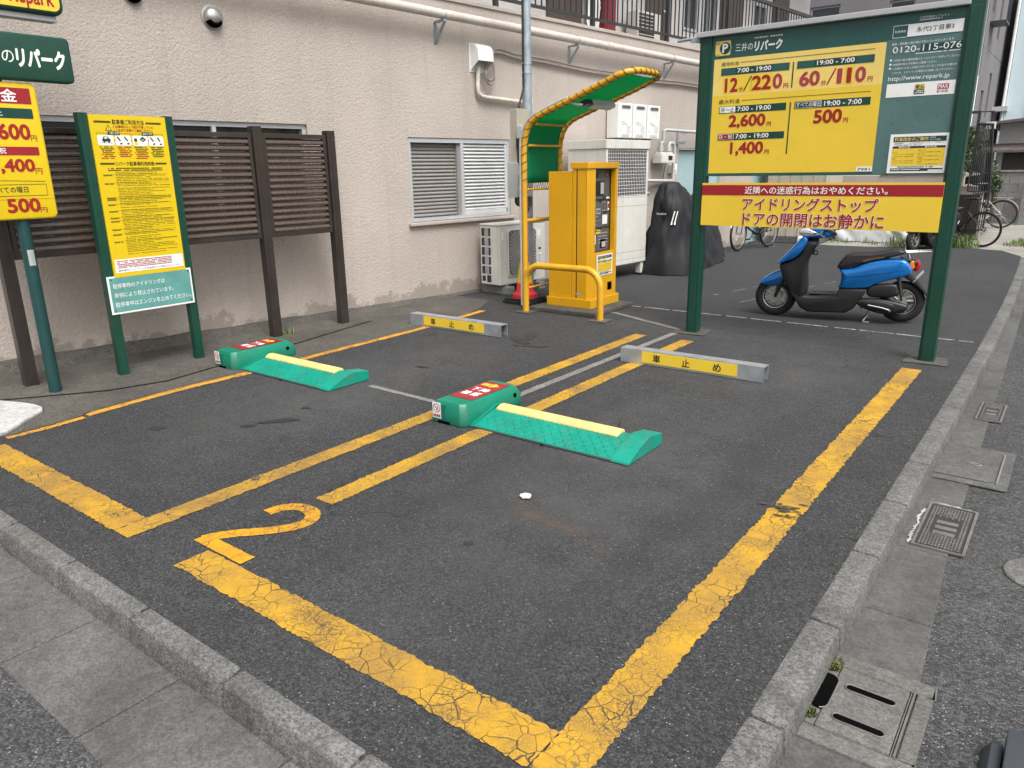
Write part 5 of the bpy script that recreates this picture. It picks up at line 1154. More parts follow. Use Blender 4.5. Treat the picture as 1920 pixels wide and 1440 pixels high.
for q in ((-W_, 1.14, W_, 1.159), (-W_, 1.16, -W_ + .04, 1.80), (W_ - .04, 1.16, W_, 1.80), (-W_, 1.02, W_, 1.137), (-W_, .37, W_, 1.016), (-W_, .262, W_, .366)): b.box(D_ - .0198, q[0], q[1], D_, q[2], q[3])
b.build('front_panel', m_ivory, t, bevel=.004)
b = MB(); b.box(-D_, -W_, .20, D_ + .003, W_, .258); b.build('plinth_frame', m_ivory, t, bevel=.004)
for x in (-D_ + .06, D_ - .06):
    for y in (-W_ + .06, W_ - .06): b = MB(); b.box(x - .04, y - .04, .03, x + .04, y + .04, .199); b = b.build('leg', m_ivory, t); c = MB(); c.box(x - .07, y - .07, .0, x + .07, y + .07, .029); c.build('foot', m_black, b, bevel=.006)
# ================================================================ COVERED MOTORCYCLE
t = MB(); NU, NV = 90, 44; LN = 2.55
def hprof(s):   # height of the ridge along the bike, s = 0 at the near end
    P = [(0, 1.33), (.05, 1.34), (.12, 1.30), (.22, 1.22), (.34, 1.12), (.5, 1.08), (.62, 1.12), (.72, 1.10), (.85, .98), (.95, .84), (1, .74)]
    for (a, b), (c, d) in zip(P[:-1], P[1:]):
        if a <= s <= c: f = (s - a) / (c - a); f = f * f * (3 - 2 * f); return b + (d - b) * f
def wprof(s): return .39 + .06 * math.sin(math.pi * s) - .10 * max(0, s - .75) / .25
def cov(a, b):
    return cov_(a, b)
def cov_(a, b):
    s = a; th = (b - .5) * 2; h = hprof(s); wd = wprof(s); q = abs(th)
    z = h * (1 - q ** (3.0 - 1.2 * min(1, s * 3))); bulge = .72 * q ** .62 + .28 * q ** 3
    x = math.copysign(wd * bulge, th); v = Vector((x, s * LN, z)); lo = min(1, q * 1.3)
    r1 = abs(noise.noise(Vector((s * 4.4 + z * 1.7, z * .8 - s * .8, th * .6)))); r2 = abs(noise.noise(Vector((s * 7 - z * 4.2, z * 1.2 + 4 + s * 3, th * 1.0)))); r3 = noise.noise(Vector((s * 30, z * 9, th * 3)))
    d = .065 * (.26 - r1) * (.2 + lo * lo) + .05 * (.20 - r2) * (.3 + lo) + .007 * lo * math.sin(s * 21 + z * 7 + 3 * noise.noise((s * 3, z * 2, th))) + .002 * r3
    n = Vector((math.copysign(1, th) * min(1, q * 1.8), 0, max(.0, 1 - q * 1.6))).normalized()
    v += n * d; v.z = max(v.z, .010 + .02 * abs(noise.noise((s * 20, th, 1)))); return v
t.grid(cov, NU, NV)
def cap(end):
    sec = [cov(end, (1 + j / 22) / 2) for j in range(23)]; sec2 = [cov(end, (1 - j / 22) / 2) for j in range(23)]
    vs = []; NP = 26
    for i in range(NP + 1):
        ph = math.pi * i / NP; c, sn = math.cos(ph), math.sin(ph)
        for j in range(23):
            p = sec[j] if c >= 0 else sec2[j]; q = abs(c); rad = abs(sec[j].x) * (1 - q) + 0
            x = p.x * q if True else 0; y = (-1 if end == 0 else 1) * sn * (.70 * abs(p.x)) 
            z = p.z; f = sn * min(1, (j / 15) ** 1.5) * (.12 * (.25 - abs(noise.noise((ph * 1.3 + z * 1.3, z * .8 - ph * .4, end)))) + .10 * (.22 - abs(noise.noise((ph * 2.2 - z * 2.8, z * 1.2 + ph, end + 3)))))
            vs.append((x * (1 + f), p.y + y + (f if end else -f), z))
    t.add(vs, [(i * 23 + j, i * 23 + j + 1, (i + 1) * 23 + j + 1, (i + 1) * 23 + j) for i in range(NP) for j in range(22)])
cap(0.0); cap(1.0)
cv = thing('covered_motorcycle', 'motorcycle under a draped black cover beside the ivory cabinet', 'motorcycle', (-4.93, 10.30, 0), R(9))
t.build('cover', m_coverc, cv, smooth=70)
for s in (0, 1): pass
def on_cov(s, th, lift=.012): p = cov(s, (th + 1) / 2); return p + Vector((.012, -.004, lift * 0))
def cap_pt(ph, z_, lift=.012):
    j = min(range(23), key=lambda k: abs(cov(0, (1 + k / 22) / 2).z - z_)); p = cov(0, (1 + j / 22) / 2); c, sn = math.cos(R(ph)), math.sin(R(ph)); r_ = 1.06
    return Vector((p.x * c * r_ + lift * c, p.y - sn * .70 * p.x * r_ - lift * sn, z_))
b = LB()
for k in range(3):
    b.mat(0 if k != 1 else 1); A = [cap_pt(58 + k * 4.5 - 9 * i / 6, .74 + .19 * i / 6, .03) for i in range(7)]; Bq = [cap_pt(61.5 + k * 4.5 - 9 * i / 6, .74 + .19 * i / 6, .03) for i in range(7)]
    b.add(A + Bq, [(i, i + 1, i + 8, i + 7) for i in range(6)])
b.build('reflective_stripe', [m_wht, m_coverc], cv)
b = LB()
for k in range(7): q = 112 - k * 4.2; A, Bq = cap_pt(q, .88, .03), cap_pt(q - 3, .88, .03); b.add([A, Bq, Bq + Vector((0, 0, .022)), A + Vector((0, 0, .022 + .012 * (k in (0, 4))))], [(0, 1, 2, 3)])
b.build('printed_mark', m_capgrey, cv)
b = MB(); b.ring((0, .35, .27), .2, .05, 'x', 24, 8); b.build('front_wheel', m_rubber, cv, smooth=50); b = MB(); b.ring((0, 2.15, .27), .2, .05, 'x', 24, 8); b.build('rear_wheel', m_rubber, cv, smooth=50)

# ================================================================ SCOOTERS
def scooter(label, loc, rot, body_m, group=None):
    """local: x forward from the rear contact point, y left, z up"""
    t = thing('motor_scooter', label, 'scooter', loc, rot, group)
    WB, RF, RR_ = 1.20, .205, .205
    for nm, cx, cz, wdt in (('front_wheel', WB, RF, .085), ('rear_wheel', .0, RR_ + .012, .095)):
        b = MB(); prof = []
        b.ring((cx, 0, cz), .158, .050, 'y', 40, 12, sq=wdt / 2 / .050); w_ = b.build(nm, m_rubber, t, smooth=60)
        r = MB()
        r.lathe([(.118, -.03), (.126, -.034), (.126, .034), (.118, .03), (.112, 0), (.118, -.03)], 32, T(cx, 0, cz) @ Matrix.Rotation(R(90), 4, 'X'))
        for k in range(6 if cx else 5):
            a = 2 * math.pi * k / (6 if cx else 5) + .3; r.tube([(cx + .025 * math.cos(a), 0, cz + .025 * math.sin(a)), (cx + .116 * math.cos(a + .25), 0, cz + .116 * math.sin(a + .25))], [.015, .011], 8)
        r.cyl((cx, -.045, cz), (cx, .045, cz), .038, 18); r.build('rim', m_silver, w_, smooth=40)
        if cx: d = MB(); d.cyl((cx, .048, cz), (cx, .062, cz), .062, 20); d.cyl((cx, -.048, cz), (cx, -.06, cz), .062, 20); d.build('drum', m_silver, w_, smooth=40)
    b = MB()
    for s in (-.062, .062): b.tube([(WB, s, RF), (WB - .03, s, RF + .10), (WB - .09, s, .42)], [.016, .018, .02], 10)
    b.tube([(WB - .10, 0, .40), (.84, 0, .87)], .045, 12); b.build('fork', m_ddark, t, smooth=50)
    b = MB()                                        # front mudguard
    ou = [(1.375, .335), (1.33, .40), (1.25, .455), (1.17, .49), (1.10, .50), (1.06, .44), (1.07, .34), (1.13, .325), (1.20, .318), (1.29, .318)]
    b.slab(cr(ou, 3), .135, .05, FL, n=5); b.build('front_mudguard', body_m, t, smooth=60)
    b = MB()                                        # leg shield, outer
    b.slab(cr([(1.20, .56), (1.15, .635), (1.08, .715), (1.015, .795), (.97, .845), (.92, .825), (.925, .76), (.975, .68), (1.03, .625), (1.11, .59)], 3), .375, .08, FL, n=6, rd=.010); b.build('front_cover', body_m, t, smooth=60)
    b = MB(); b.slab(cr([(1.175, .55), (1.10, .595), (1.03, .625), (.98, .68), (.93, .79), (.85, .80), (.82, .775), (.87, .68), (.905, .575), (.90, .44), (.885, .33), (.90, .24), (.97, .20), (1.05, .28), (1.13, .42)], 3), .33, .07, FL, n=5); b.build('leg_shield', m_ddark, t, smooth=60)
    b = MB(); b.slab([(1.06, .30), (.94, .26), (.86, .245), (.60, .262), (.58, .335), (.32, .345), (.36, .26), (.43, .14), (.50, .09), (.86, .078), (.94, .12)], .33, .035, FL, n=4); b.build('floor_panel', m_ddark, t, smooth=50)
    b = MB(); b.box(.60, -.11, .262, .86, .11, .268); 
    for k in range(5): b.box(.62 + k * .045, -.10, .2685, .64 + k * .045, .10, .272)
    b.build('floor_mat', m_black, t)
    b = MB(); b.slab(cr([(.60, .52), (.47, .545), (.37, .595), (.23, .635), (.05, .648), (-.02, .61), (-.055, .54), (-.02, .485), (.12, .44), (.25, .392), (.34, .345), (.58, .335), (.575, .40), (.555, .46)], 3), .30, .07, FL, n=6); b.build('side_body', body_m, t, smooth=60)
    b = MB(); b.slab(cr([(.06, .655), (-.03, .64), (-.09, .635), (-.10, .60), (-.06, .56), (.02, .60)], 3), .18, .04, FL, n=4); b.build('tail_cover', m_ddark, t, smooth=60)
    b = MB(); b.slab(cr([(.62, .535), (.615, .575), (.575, .645), (.52, .685), (.42, .695), (.32, .698), (.2, .72), (.09, .745), (.03, .725), (.02, .70), (.08, .675), (.23, .632), (.37, .592), (.46, .54), (.55, .522)], 3), .245, .075, FL, n=6); b.build('seat', m_seat, t, smooth=60)
    b = MB(); b.slab(cr([(.985, .855), (.96, .905), (.86, .945), (.74, .935), (.67, .87), (.72, .835), (.83, .825), (.93, .825)], 3), .22, .07, FL, n=5); b.build('handle_cover', body_m, t, smooth=60)
    b = MB(); b.slab(cr([(1.02, .885), (.985, .925), (.90, .925), (.80, .87), (.86, .838), (.95, .835), (1.0, .855)], 3), .235, .08, FL, n=5); b.build('headlight', m_lens, t, smooth=60)
    for s in (1, -1):
        b = MB(); b.tube([(.78, s * .06, .90), (.75, s * .18, .915), (.72, s * .24, .91)], .014, 10); b = b.build('handlebar', m_ddark, t, smooth=50)
        g = MB(); g.tube([(.718, s * .235, .91), (.66, s * .36, .895)], .018, 12); g.build('grip', m_black, b, smooth=50)
        g = MB(); g.tube(cr([(.79, s * .20, .90), (.80, s * .25, .885), (.77, s * .34, .87), (.755, s * .37, .868)], 4, False), [.008] * 12 + [.009], 8); g.build('brake_lever', m_chrome, b, smooth=50)
        g = MB(); g.tube([(.80, s * .17, .93), (.82, s * .22, 1.05), (.80, s * .27, 1.11)], .006, 8); g.build('mirror_stalk', m_black, b)
        g = MB(); g.slab(cr([(-.06, -.035), (0, -.05), (.06, -.03), (.065, .03), (0, .05), (-.06, .035)], 3), .02, .009, T(.80, s * .29, 1.15) @ FX); g.build('mirror', m_black, b, smooth=50)
    b = MB(); b.ring((.845, .0, .675), .022, .006, 'y', 18, 6); b.cyl((.87, -.02, .675), (.87, .02, .675), .02); b.build('bag_hook', m_black, t)
    b = MB(); b.slab(cr([(-.045, .625), (-.10, .64), (-.125, .59), (-.115, .535), (-.065, .535)], 3), .13, .035, FL, n=4); b.build('tail_lamp', m_tail, t, smooth=60)
    for s in (1, -1): b = MB(); b.slab(cr([(-.02, .62), (-.06, .63), (-.075, .58), (-.055, .545), (-.03, .55)], 3), .035, .015, T(0, s * .075, 0) @ FL, n=4); b.build('indicator', m_amber, t, smooth=60)
    b = MB(); b.slab([(.03, .48), (-.04, .50), (-.13, .43), (-.245, .27), (-.235, .26), (-.14, .36), (-.05, .43)], .15, .01, FL, n=2); b.build('rear_mudguard', m_ddark, t, smooth=40)
    b = MB(); b.at(T(-.115, 0, .475) @ Matrix.Rotation(R(-128), 4, 'Y')); b.box(-.065, -.085, 0, .065, .085, .003); p_ = b.build('number_plate', m_wht, t); 
    b = MB(); b.at(T(-.118, 0, .478) @ Matrix.Rotation(R(-128), 4, 'Y'))
    for k in range(4): b.box(-.01, -.06 + k * .032, .0035, .03, -.045 + k * .032, .0045)
    b.build('plate_marks', m_bar, p_)
    b = MB(); b.slab(cr([(.30, .375), (.09, .405), (.05, .36), (.05, .285), (.30, .265)], 3), .10, .03, T(0, .10, 0) @ FL, n=3); b.build('air_cleaner', m_black, t, smooth=50)
    b = MB(); b.slab(cr([(.40, .235), (.20, .25), (.02, .225), (-.05, .20), (-.04, .145), (.06, .115), (.2, .105), (.38, .17)], 3), .13, .03, T(0, .10, 0) @ FL, n=3); b.slab(cr([(.34, .222), (.2, .228), (.08, .208), (.08, .165), (.2, .14), (.33, .185)], 3), .02, .008, T(0, .17, 0) @ FL, n=2)
    for x, z in ((.33, .20), (.2, .225), (.08, .20), (.06, .15), (.2, .125)): b.cyl((x, .165, z), (x, .172, z), .01, 8)
    b.build('engine_case', m_black, t, smooth=50)
    b = MB()
    for k in range(9): b.ring((.052 - k * .004, .105, .45 - k * .017), .02, .005, 'z', 14, 6)
    b.cyl((.055, .105, .47), (.005, .105, .24), .009); b.build('shock_absorber', m_black, t, smooth=50)
    b = MB(); b.tube([(.35, -.10, .18), (.1, -.12, .15), (-.05, -.14, .20)], .02, 10); b.tube([(-.02, -.15, .19), (-.25, -.15, .27)], [.045, .04], 16); b.build('exhaust', m_silver, t, smooth=50)
    b = MB()
    for s in (-.09, .09): b.tube(cr([(.28, s, .12), (.30, s, .06), (.33, s * 1.25, .010), (.27, s * 1.35, .008)], 4, False), .010, 8)
    b.cyl((.28, -.1, .12), (.28, .1, .12), .012); b.build('centre_stand', m_silver, t, smooth=50)
    b = MB()
    for s in (-.07, .07): b.tube([(.035, s, .79), (.03, s, .725), (.01, s, .71), (-.20, s * .9, .725)], .006, 8)
    b.tube([(.035, -.07, .79), (.035, .07, .79)], .006, 8); b.tube([(-.20, -.063, .725), (-.20, .063, .725)], .006, 8); b.tube([(-.1, -.066, .718), (-.1, .066, .718)], .005, 8); b.tube([(.0, 0, .712), (-.02, 0, .64)], .012, 8); b.build('rear_carrier', m_chrome, t, smooth=50)
    for s in (1, -1):                                # trim: panel gaps, foot peg, cables, seat tear
        g = MB(); g.tube(cr([(.565, s * .1505, .452), (.40, s * .1515, .47), (.2, s * .1515, .505), (.02, s * .149, .545)], 5, False), .0022, 5); g.build('panel_gap', m_black, t)
        g = MB(); g.tube(cr([(.80, s * .15, .885), (.90, s * .10, .87), (.93, s * .04, .80), (.90, s * .03, .7)], 4, False), .004, 6); g.build('brake_cable', m_black, t)
        g = MB(); g.cyl((.36, s * .15, .16), (.36, s * .215, .165), .011, 8); g.build('foot_peg', m_black, t)
    g = MB(); g.slab(cr([(.40, .625), (.30, .655), (.22, .668), (.20, .655), (.30, .632), (.38, .605)], 3), .008, .003, T(0, .120, 0) @ FL, n=2); g.build('seat_tear', paintmat('seat_foam', (.11, .05, .02), .8, .3, 30), t)
    g = MB(); g.tube([(.30, .178, .19), (.17, .185, .17), (.10, .19, .15)], .008, 8); g.tube([(.10, .19, .15), (.10, .225, .15)], .009, 8); g.build('kick_lever', m_silver, t, smooth=50)
    g = MB(); g.cyl((0, .06, .217), (0, .10, .217), .05, 16); g.cyl((0, .10, .217), (0, .112, .217), .02, 10); g.build('hub_cover', m_silver, t, smooth=40)
    return t
hd = math.atan2(7.94 - 8.18, -2.51 + 1.33)
scooter('bright blue motor scooter on its centre stand behind the price board', (-1.335, 8.18, 0), hd, m_blue)
scooter('dark motor scooter parked behind the silver sheet, mostly hidden by the price board', (-2.02, 16.5, -.01), math.atan2(-1.1, -.42), m_ddark)

# ================================================================ BICYCLES
def bicycle(label, loc, rot, col, tyre=.020, guard=True, basket=True, rad=.33, drop=0, rack=True, steer=0.0, lean=0.0):
    t = thing('bicycle', label, 'bicycle', loc, rot, 'bicycles parked beyond the lot'); t.rotation_euler = (lean, 0, rot)
    WB = 1.06
    st = T(WB, 0, 0) @ Matrix.Rotation(steer, 4, 'Z') @ T(-WB, 0, 0)
    for nm, cx in (('rear_wheel', 0), ('front_wheel', WB)):
        M = st if cx else Matrix.Identity(4)
        b = MB().at(M); b.ring((cx, 0, rad), rad - tyre, tyre, 'y', 48, 8); w_ = b.build(nm, m_rubber, t, smooth=60)
        b = MB().at(M); b.ring((cx, 0, rad), rad - tyre * 2.1, .010, 'y', 48, 6, sq=1.3); b.build('rim', m_chrome if guard else m_black, w_, smooth=60)
        b = MB().at(M)
        for k in range(28): a = 2 * math.pi * k / 28; s = .028 if k % 2 else -.028; b.tube([(cx + .02 * math.cos(a + 1.2), s, rad + .02 * math.sin(a + 1.2)), (cx + (rad - tyre * 2) * math.cos(a), 0, rad + (rad - tyre * 2) * math.sin(a))], .0009, 4)
        b.build('spokes', m_silver if guard else m_dark, w_); b = MB().at(M); b.cyl((cx, -.05, rad), (cx, .05, rad), .02, 12); b.build('hub', m_silver, w_, smooth=40)
        if guard:
            b = MB().at(M); b.tube([(cx + (rad + .018) * math.cos(R(a)), 0, rad + (rad + .018) * math.sin(R(a))) for a in (range(10, 175, 8) if not cx else range(20, 130, 8))], .016, 6); b.build('mudguard', m_silver, t, smooth=50)
    bb = (.44, 0, .29); sd = (.30, 0, .78); hdt = (.90, 0, .86); hdb = (.94, 0, .66)
    b = MB(); b.tube([bb, (sd[0] + .02, 0, .72)], .015, 10)
    if guard: b.tube(cr([hdb, (.75, 0, .42), (.55, 0, .33), bb], 4, False), .018, 10); b.tube(cr([(.91, 0, .80), (.72, 0, .56), (.52, 0, .48), (.405, 0, .46)], 4, False), .014, 10)
    else: b.tube([hdb, bb], .018, 10); b.tube([(.91, 0, .82), (.335, 0, .70)], .015, 10)
    b.tube([hdb, hdt], .02, 10)
    for s in (-.055, .055): b.tube([(0, s, rad), (bb[0], s * .6, bb[2])], .009, 8); b.tube([(0, s, rad), (.345, s * .3, .68)], .008, 8)
    b.build('frame', col, t, smooth=50)
    b = MB().at(st)
    for s in (-.05, .05): b.tube([(WB, s, rad), (1.0, s, .55), (.955, s * .6, .66)], .010, 8)
    b.tube([(.955, -.04, .66), (.955, .04, .66)], .012, 8); b.build('fork', col, t, smooth=50)
    b = MB(); b.tube([(.325, 0, .70), (.29, 0, .86)], .012, 8); b.build('seat_post', m_silver if guard else m_black, t)
    b = MB(); b.slab(cr([(.42, .0), (.30, .055), (.16, .085), (.13, .05), (.13, -.05), (.16, -.085), (.30, -.055)], 3), .05, .02, T(0, 0, .885), n=3); b.build('saddle', m_black, t, smooth=60)
    b = MB().at(st); b.tube([(.90, 0, .86), (.885, 0, .98 if guard else .93)], .013, 8); h = .99 if guard else .93
    b.tube(cr([(.72, -.29, h), (.84, -.26, h + .03), (.90, -.10, h), (.90, .10, h), (.84, .26, h + .03), (.72, .29, h)] if guard else [(.88, -.28, h), (.90, 0, h), (.88, .28, h)], 4, False), .011, 8); b.build('handlebar', m_silver if guard else m_black, t, smooth=50)
    b = MB(); b.ring((bb[0], -.05, bb[2]), .085, .006, 'y', 28, 6); b.cyl((bb[0], -.08, bb[2]), (bb[0], .08, bb[2]), .018); b.tube([(bb[0], -.07, bb[2]), (bb[0] + .12, -.08, bb[2] - .11)], .009, 8); b.tube([(bb[0], .07, bb[2]), (bb[0] - .12, .08, bb[2] + .11)], .009, 8); b.box(bb[0] + .08, -.16, bb[2] - .12, bb[0] + .16, -.08, bb[2] - .10); b.box(bb[0] - .16, .08, bb[2] + .10, bb[0] - .08, .16, bb[2] + .12); b.ring((0, -.045, rad), .035, .008, 'y', 18, 6); b.build('crankset', m_black, t, smooth=50)
    if rack:
        b = MB()
        for s in (-.05, .05): b.tube([(.22, s, .72), (-.18, s, .715)], .006, 8); b.tube([(-.06, s, .715), (0, s, rad)], .005, 8)
        for x in (.15, .0, -.16): b.tube([(x, -.05, .716), (x, .05, .716)], .005, 8)
        b.build('rear_rack', m_chrome, t); b = MB(); b.box(-.36, -.02, .40, -.345, .02, .47); b.build('reflector', m_tail, t)
        b = MB(); b.tube([(0, -.09, rad), (-.02, -.12, .012), (-.02, .12, .012), (0, .09, rad)], .006, 8); b.build('stand', m_silver, t)
    if basket:
        b = MB()
        for k in range(5): z = .72 + k * .06; q = .12 + k * .012; b.tube([(1.16 - q, -q * 1.3, z), (1.16 + q, -q * 1.3, z), (1.16 + q, q * 1.3, z), (1.16 - q, q * 1.3, z)], .004, 5, True)
        for k in range(8):
            for s in (-1, 1): f = -1 + 2 * k / 7; b.tube([(1.16 + .12 * f, s * .156, .72), (1.16 + .168 * f, s * .218, .96)], .003, 4); b.tube([(1.16 + s * .12, .156 * f, .72), (1.16 + s * .168, .218 * f, .96)], .003, 4)
        b.build('basket', m_black, t)
    return t
bicycle('city bicycle with silver mudguards leaning in front of the pink wall under the price board', (-4.90, 14.76, 0), math.atan2(-1.02, -.22), m_ddark, .022, True, True, steer=.12)
bicycle('black sports bicycle with slim black tyres beside a brown board', (-1.50, 16.62, -.01), math.atan2(.32, -1.0), m_black, .017, False, False, rack=False)
bicycle('distant city bicycle with a silver rim and rear rack by the block wall', (-1.63, 21.7, -.01), math.atan2(.05, -1.0), m_greybox, .019, True, True)

# ================================================================ BACK OF THE YARD
t = thing('storage_shed', 'beige ribbed steel shed standing at the back beside the pink building', 'shed', (-5.30, 15.65, 0), R(3))
b = MB(); b.box(0, 0, .14, 1.12, 1.6, 1.85); b.build('body', m_beige, t)
b = MB()
for k in range(6): b.box(.005 + k * .222, -.012, .15, .02 + k * .222, -.001, 1.85)
b.build('ribs', m_beige, t); b = MB(); b.box(-.03, -.06, 1.851, 1.16, 1.65, 1.93); b.build('roof', m_beige, t, bevel=.006)
b = MB(); b.box(.02, -.0, .01, 1.10, 1.55, .138); b.build('base_frame', m_panelgrey, t)
for x in (.35, .53, .70): b = MB(); b.cyl((x, -.004, .075), (x, -.001, .075), .013, 10); b.build('bolt_hole', m_black, t)
t = thing('anchor_block', 'small white plastic weight with a round hole at the foot of the shed', 'weight', (-4.52, 15.58, 0))
b = MB(); b.lathe([(.0, .16), (.045, .16), (.065, .14), (.07, .0)], 18); b.build('block', m_wht, t, smooth=50); b = MB(); b.cyl((0.012, -.064, .10), (.012, -.072, .10), .02, 12); b.build('hole', m_black, t)
# silver tarp heap
t = MB()
def tarp(a, c):
    x = -.1 + 1.45 * a; z0 = .62 * (.82 + .18 * math.sin(a * 3 + .6)) * (1 - .12 * a)
    y = -.42 * (1 - c) ** .8 - .02; z = z0 * math.sin(c * math.pi / 2) ** .8
    n1 = 1.3 - 1.6 * abs(noise.noise(Vector((a * 4.5 + c * 2.2, c * 1.2 - a, 3)))); n2 = noise.noise((a * 9, c * 6, 6))
    return Vector((x + .05 * noise.noise((a * 6, c * 9, 1)), y + .09 * (n1 - 1) + .018 * n2, max(.005, z + .045 * (n1 - 1) * c)))
t.grid(tarp, 60, 36); t.add([tarp(i / 60, 1) for i in range(61)] + [tarp(i / 60, 1) + Vector((0, .6, -.02)) for i in range(61)], [(i, i + 1, i + 62, i + 61) for i in range(60)])
o = t.build('silver_sheet', m_tarp, smooth=35, loc=(-4.02, 17.05, 0)); tag(o, 'crumpled silver sheet covering a heap at the back of the lot', 'tarpaulin')
t = thing('covered_heap', 'stack of timber hidden under the silver sheet', 'timber', (-3.35, 17.45, -.01)); b = MB(); b.box(-.6, -.2, 0, .6, .25, .5); b.build('stack', m_board, t, bevel=.02)
# pink stair wall with railing, board
t = thing('stair_wall', 'low pink wall carrying steps beyond the lot', 'wall', (-1.7, 18.2, 0))
b = MB(); b.box(-4.2, 0, -.1, -.42, .22, 1.30); b.box(-.42, 0, -.1, -.17, .22, 1.04)
for k in range(5): b.box(-.17, .0, .0 + k * .19, .0 - .012 * k, .22, .19 * (k + 1) - .002)
b.build('wall', m_wall, t, bevel=.008)
b = MB(); b.box(-2.0, -.03, 1.301, -.40, .25, 1.345); b.box(-.419, -.03, 1.041, -.15, .25, 1.08); b.build('coping', m_wall, t, bevel=.006)
b = MB()
for k in range(6): b.box(-.168, -.02, .185 + k * .185, .02 - .01 * k, .60 + .25 * (5 - k), .198 + k * .185)
b.build('steps', m_pale, t)
b = MB(); b.box(-4.2, .23, 1.25, -.45, 3.0, 1.30); b.build('landing', m_pale, t)
t = thing('stair_railing', 'dark barred railing descending beside the pink steps', 'railing', (-1.70, 18.0, 0))
def slope(x): return x
b = MB(); top = [(-.52, 0, 2.52), (-.26, 0, 2.50)]
b.box(-.9, -.02, 2.47, -.29, .02, 2.52); b.box(-.315, -.025, 1.30, -.265, .025, 2.52); b.box(-.9, -.02, 1.42, -.3, .02, 1.45); b.box(-.50, -.012, 1.40, -.48, .012, 2.47); b.box(-.9, -.012, 1.40, -.88, .012, 2.47); b.build('upper_frame', m_dark, t)
b = MB(); X0, X1 = -.28, -.03
b.tube([(X0, -.02, 2.28), (X1, -.02, 2.25)], .028, 8)
for k in range(11):
    f = k / 10; xa = X0 + (X1 - X0) * f; xb = xa - .02 + .14 * f
    b.tube([(xa, -.02 - .015 * f, 2.27), (xb, -.03, .98)], .010 if 0 < k < 10 else .018, 6)
    if k > 2: b.tube([(xb, -.03, .98), (xb - .02, -.03, .22)], .010 if k < 10 else .018, 6)
b.tube([(X0 - .02, -.03, 1.36), (X1 + .10, -.03, 1.32)], .012, 6); b.tube([(X0 - .02, -.03, .98), (X1 + .12, -.03, .96)], .016, 6); b.build('barred_panel', m_dark, t)
t = thing('brown_board', 'large dark brown board leaning against the pink stair wall', 'board', (-2.2, 18.10, 0)); b = MB(); b.add([(-.52, -.08, 0), (.46, -.08, 0), (.42, .075, .90), (-.52, .075, .90), (-.52, -.05, 0), (.46, -.05, 0), (.42, .095, .90), (-.52, .095, .90)], [(0, 1, 2, 3), (7, 6, 5, 4), (0, 4, 5, 1), (1, 5, 6, 2), (2, 6, 7, 3), (3, 7, 4, 0)]); b.build('panel', m_board, t)
# shrubs
def shrub(name, label, loc, rx_, ry_, rz_, n, leaf, seed, stemh=.4, cat='shrub'):
    t = thing(name, label, cat, loc); r = random.Random(seed); b = MB(); b.flat = True
    lobes = [(r.uniform(-.6, .6) * rx_, r.uniform(-.6, .6) * ry_, stemh + rz_ * r.uniform(.3, 1.5), r.uniform(.35, .6)) for _ in range(9)]
    for _ in range(n):
        l = lobes[r.randrange(9)]; d = Vector((r.gauss(0, 1), r.gauss(0, 1), r.gauss(0, 1))).normalized() * (r.random() ** .4)
        c = Vector((l[0] + d.x * rx_ * l[3], l[1] + d.y * ry_ * l[3], l[2] + d.z * rz_ * l[3])); q = Vector((r.gauss(0, 1), r.gauss(0, 1), r.gauss(0, 1) + .6)).normalized(); a = q.orthogonal().normalized(); e = q.cross(a); s_ = leaf * r.uniform(.6, 1.3)
        b.add([c - a * s_, c + e * s_ * .45, c + a * s_, c - e * s_ * .45], [(0, 1, 2, 3)])
    b.build('foliage', m_leaf, t); b = MB()
    for l in lobes: b.tube([(0, 0, 0), (l[0] * .4, l[1] * .4, l[2] * .5), (l[0], l[1], l[2])], [.025, .015, .006], 6)
    b.build('stem', m_twig, t, smooth=50)
shrub('shrub', 'leafy green shrub behind the stair railing', (-2.35, 19.6, 1.29), .45, .5, .55, 1500, .05, 3, .1)
shrub('shrub', 'small shrub between the railing and the block wall', (-1.95, 23.1, 0), .16, .2, .45, 500, .04, 8, .75)
# block wall and gate post
t = thing('block_wall', 'grey concrete block wall at the back right', 'wall', (-2.1, 23.4, 0))
b = MB(); b.box(0, 0, -.1, 2.0, .12, 1.28); 
for k in range(6):
    b.box(0, -.004, .19 + k * .2, 2.0, -.001, .197 + k * .2)
b.build('blocks', m_block, t); b = MB()
for k in range(6):
    for j in range(6): b.box(.2 + j * .40 - .2 * (k % 2), -.0045, .0 + k * .2, .207 + j * .40 - .2 * (k % 2), -.0005, .19 + k * .2)
b.build('joints', m_panelgrey, t); b = MB(); b.box(-.02, -.03, 1.281, 2.0, .15, 1.33); b.build('coping', m_block, t, bevel=.006)
t = thing('gate_post', 'grey concrete gate post in front of the block wall', 'post', (-1.28, 23.1, 0)); b = MB(); b.box(-.08, -.1, -.1, .12, .1, 1.0); b.build('post', m_block, t, bevel=.01); b = MB(); b.box(.125, -.02, .15, .16, .02, .75); b.build('gate_edge', m_dark, t)
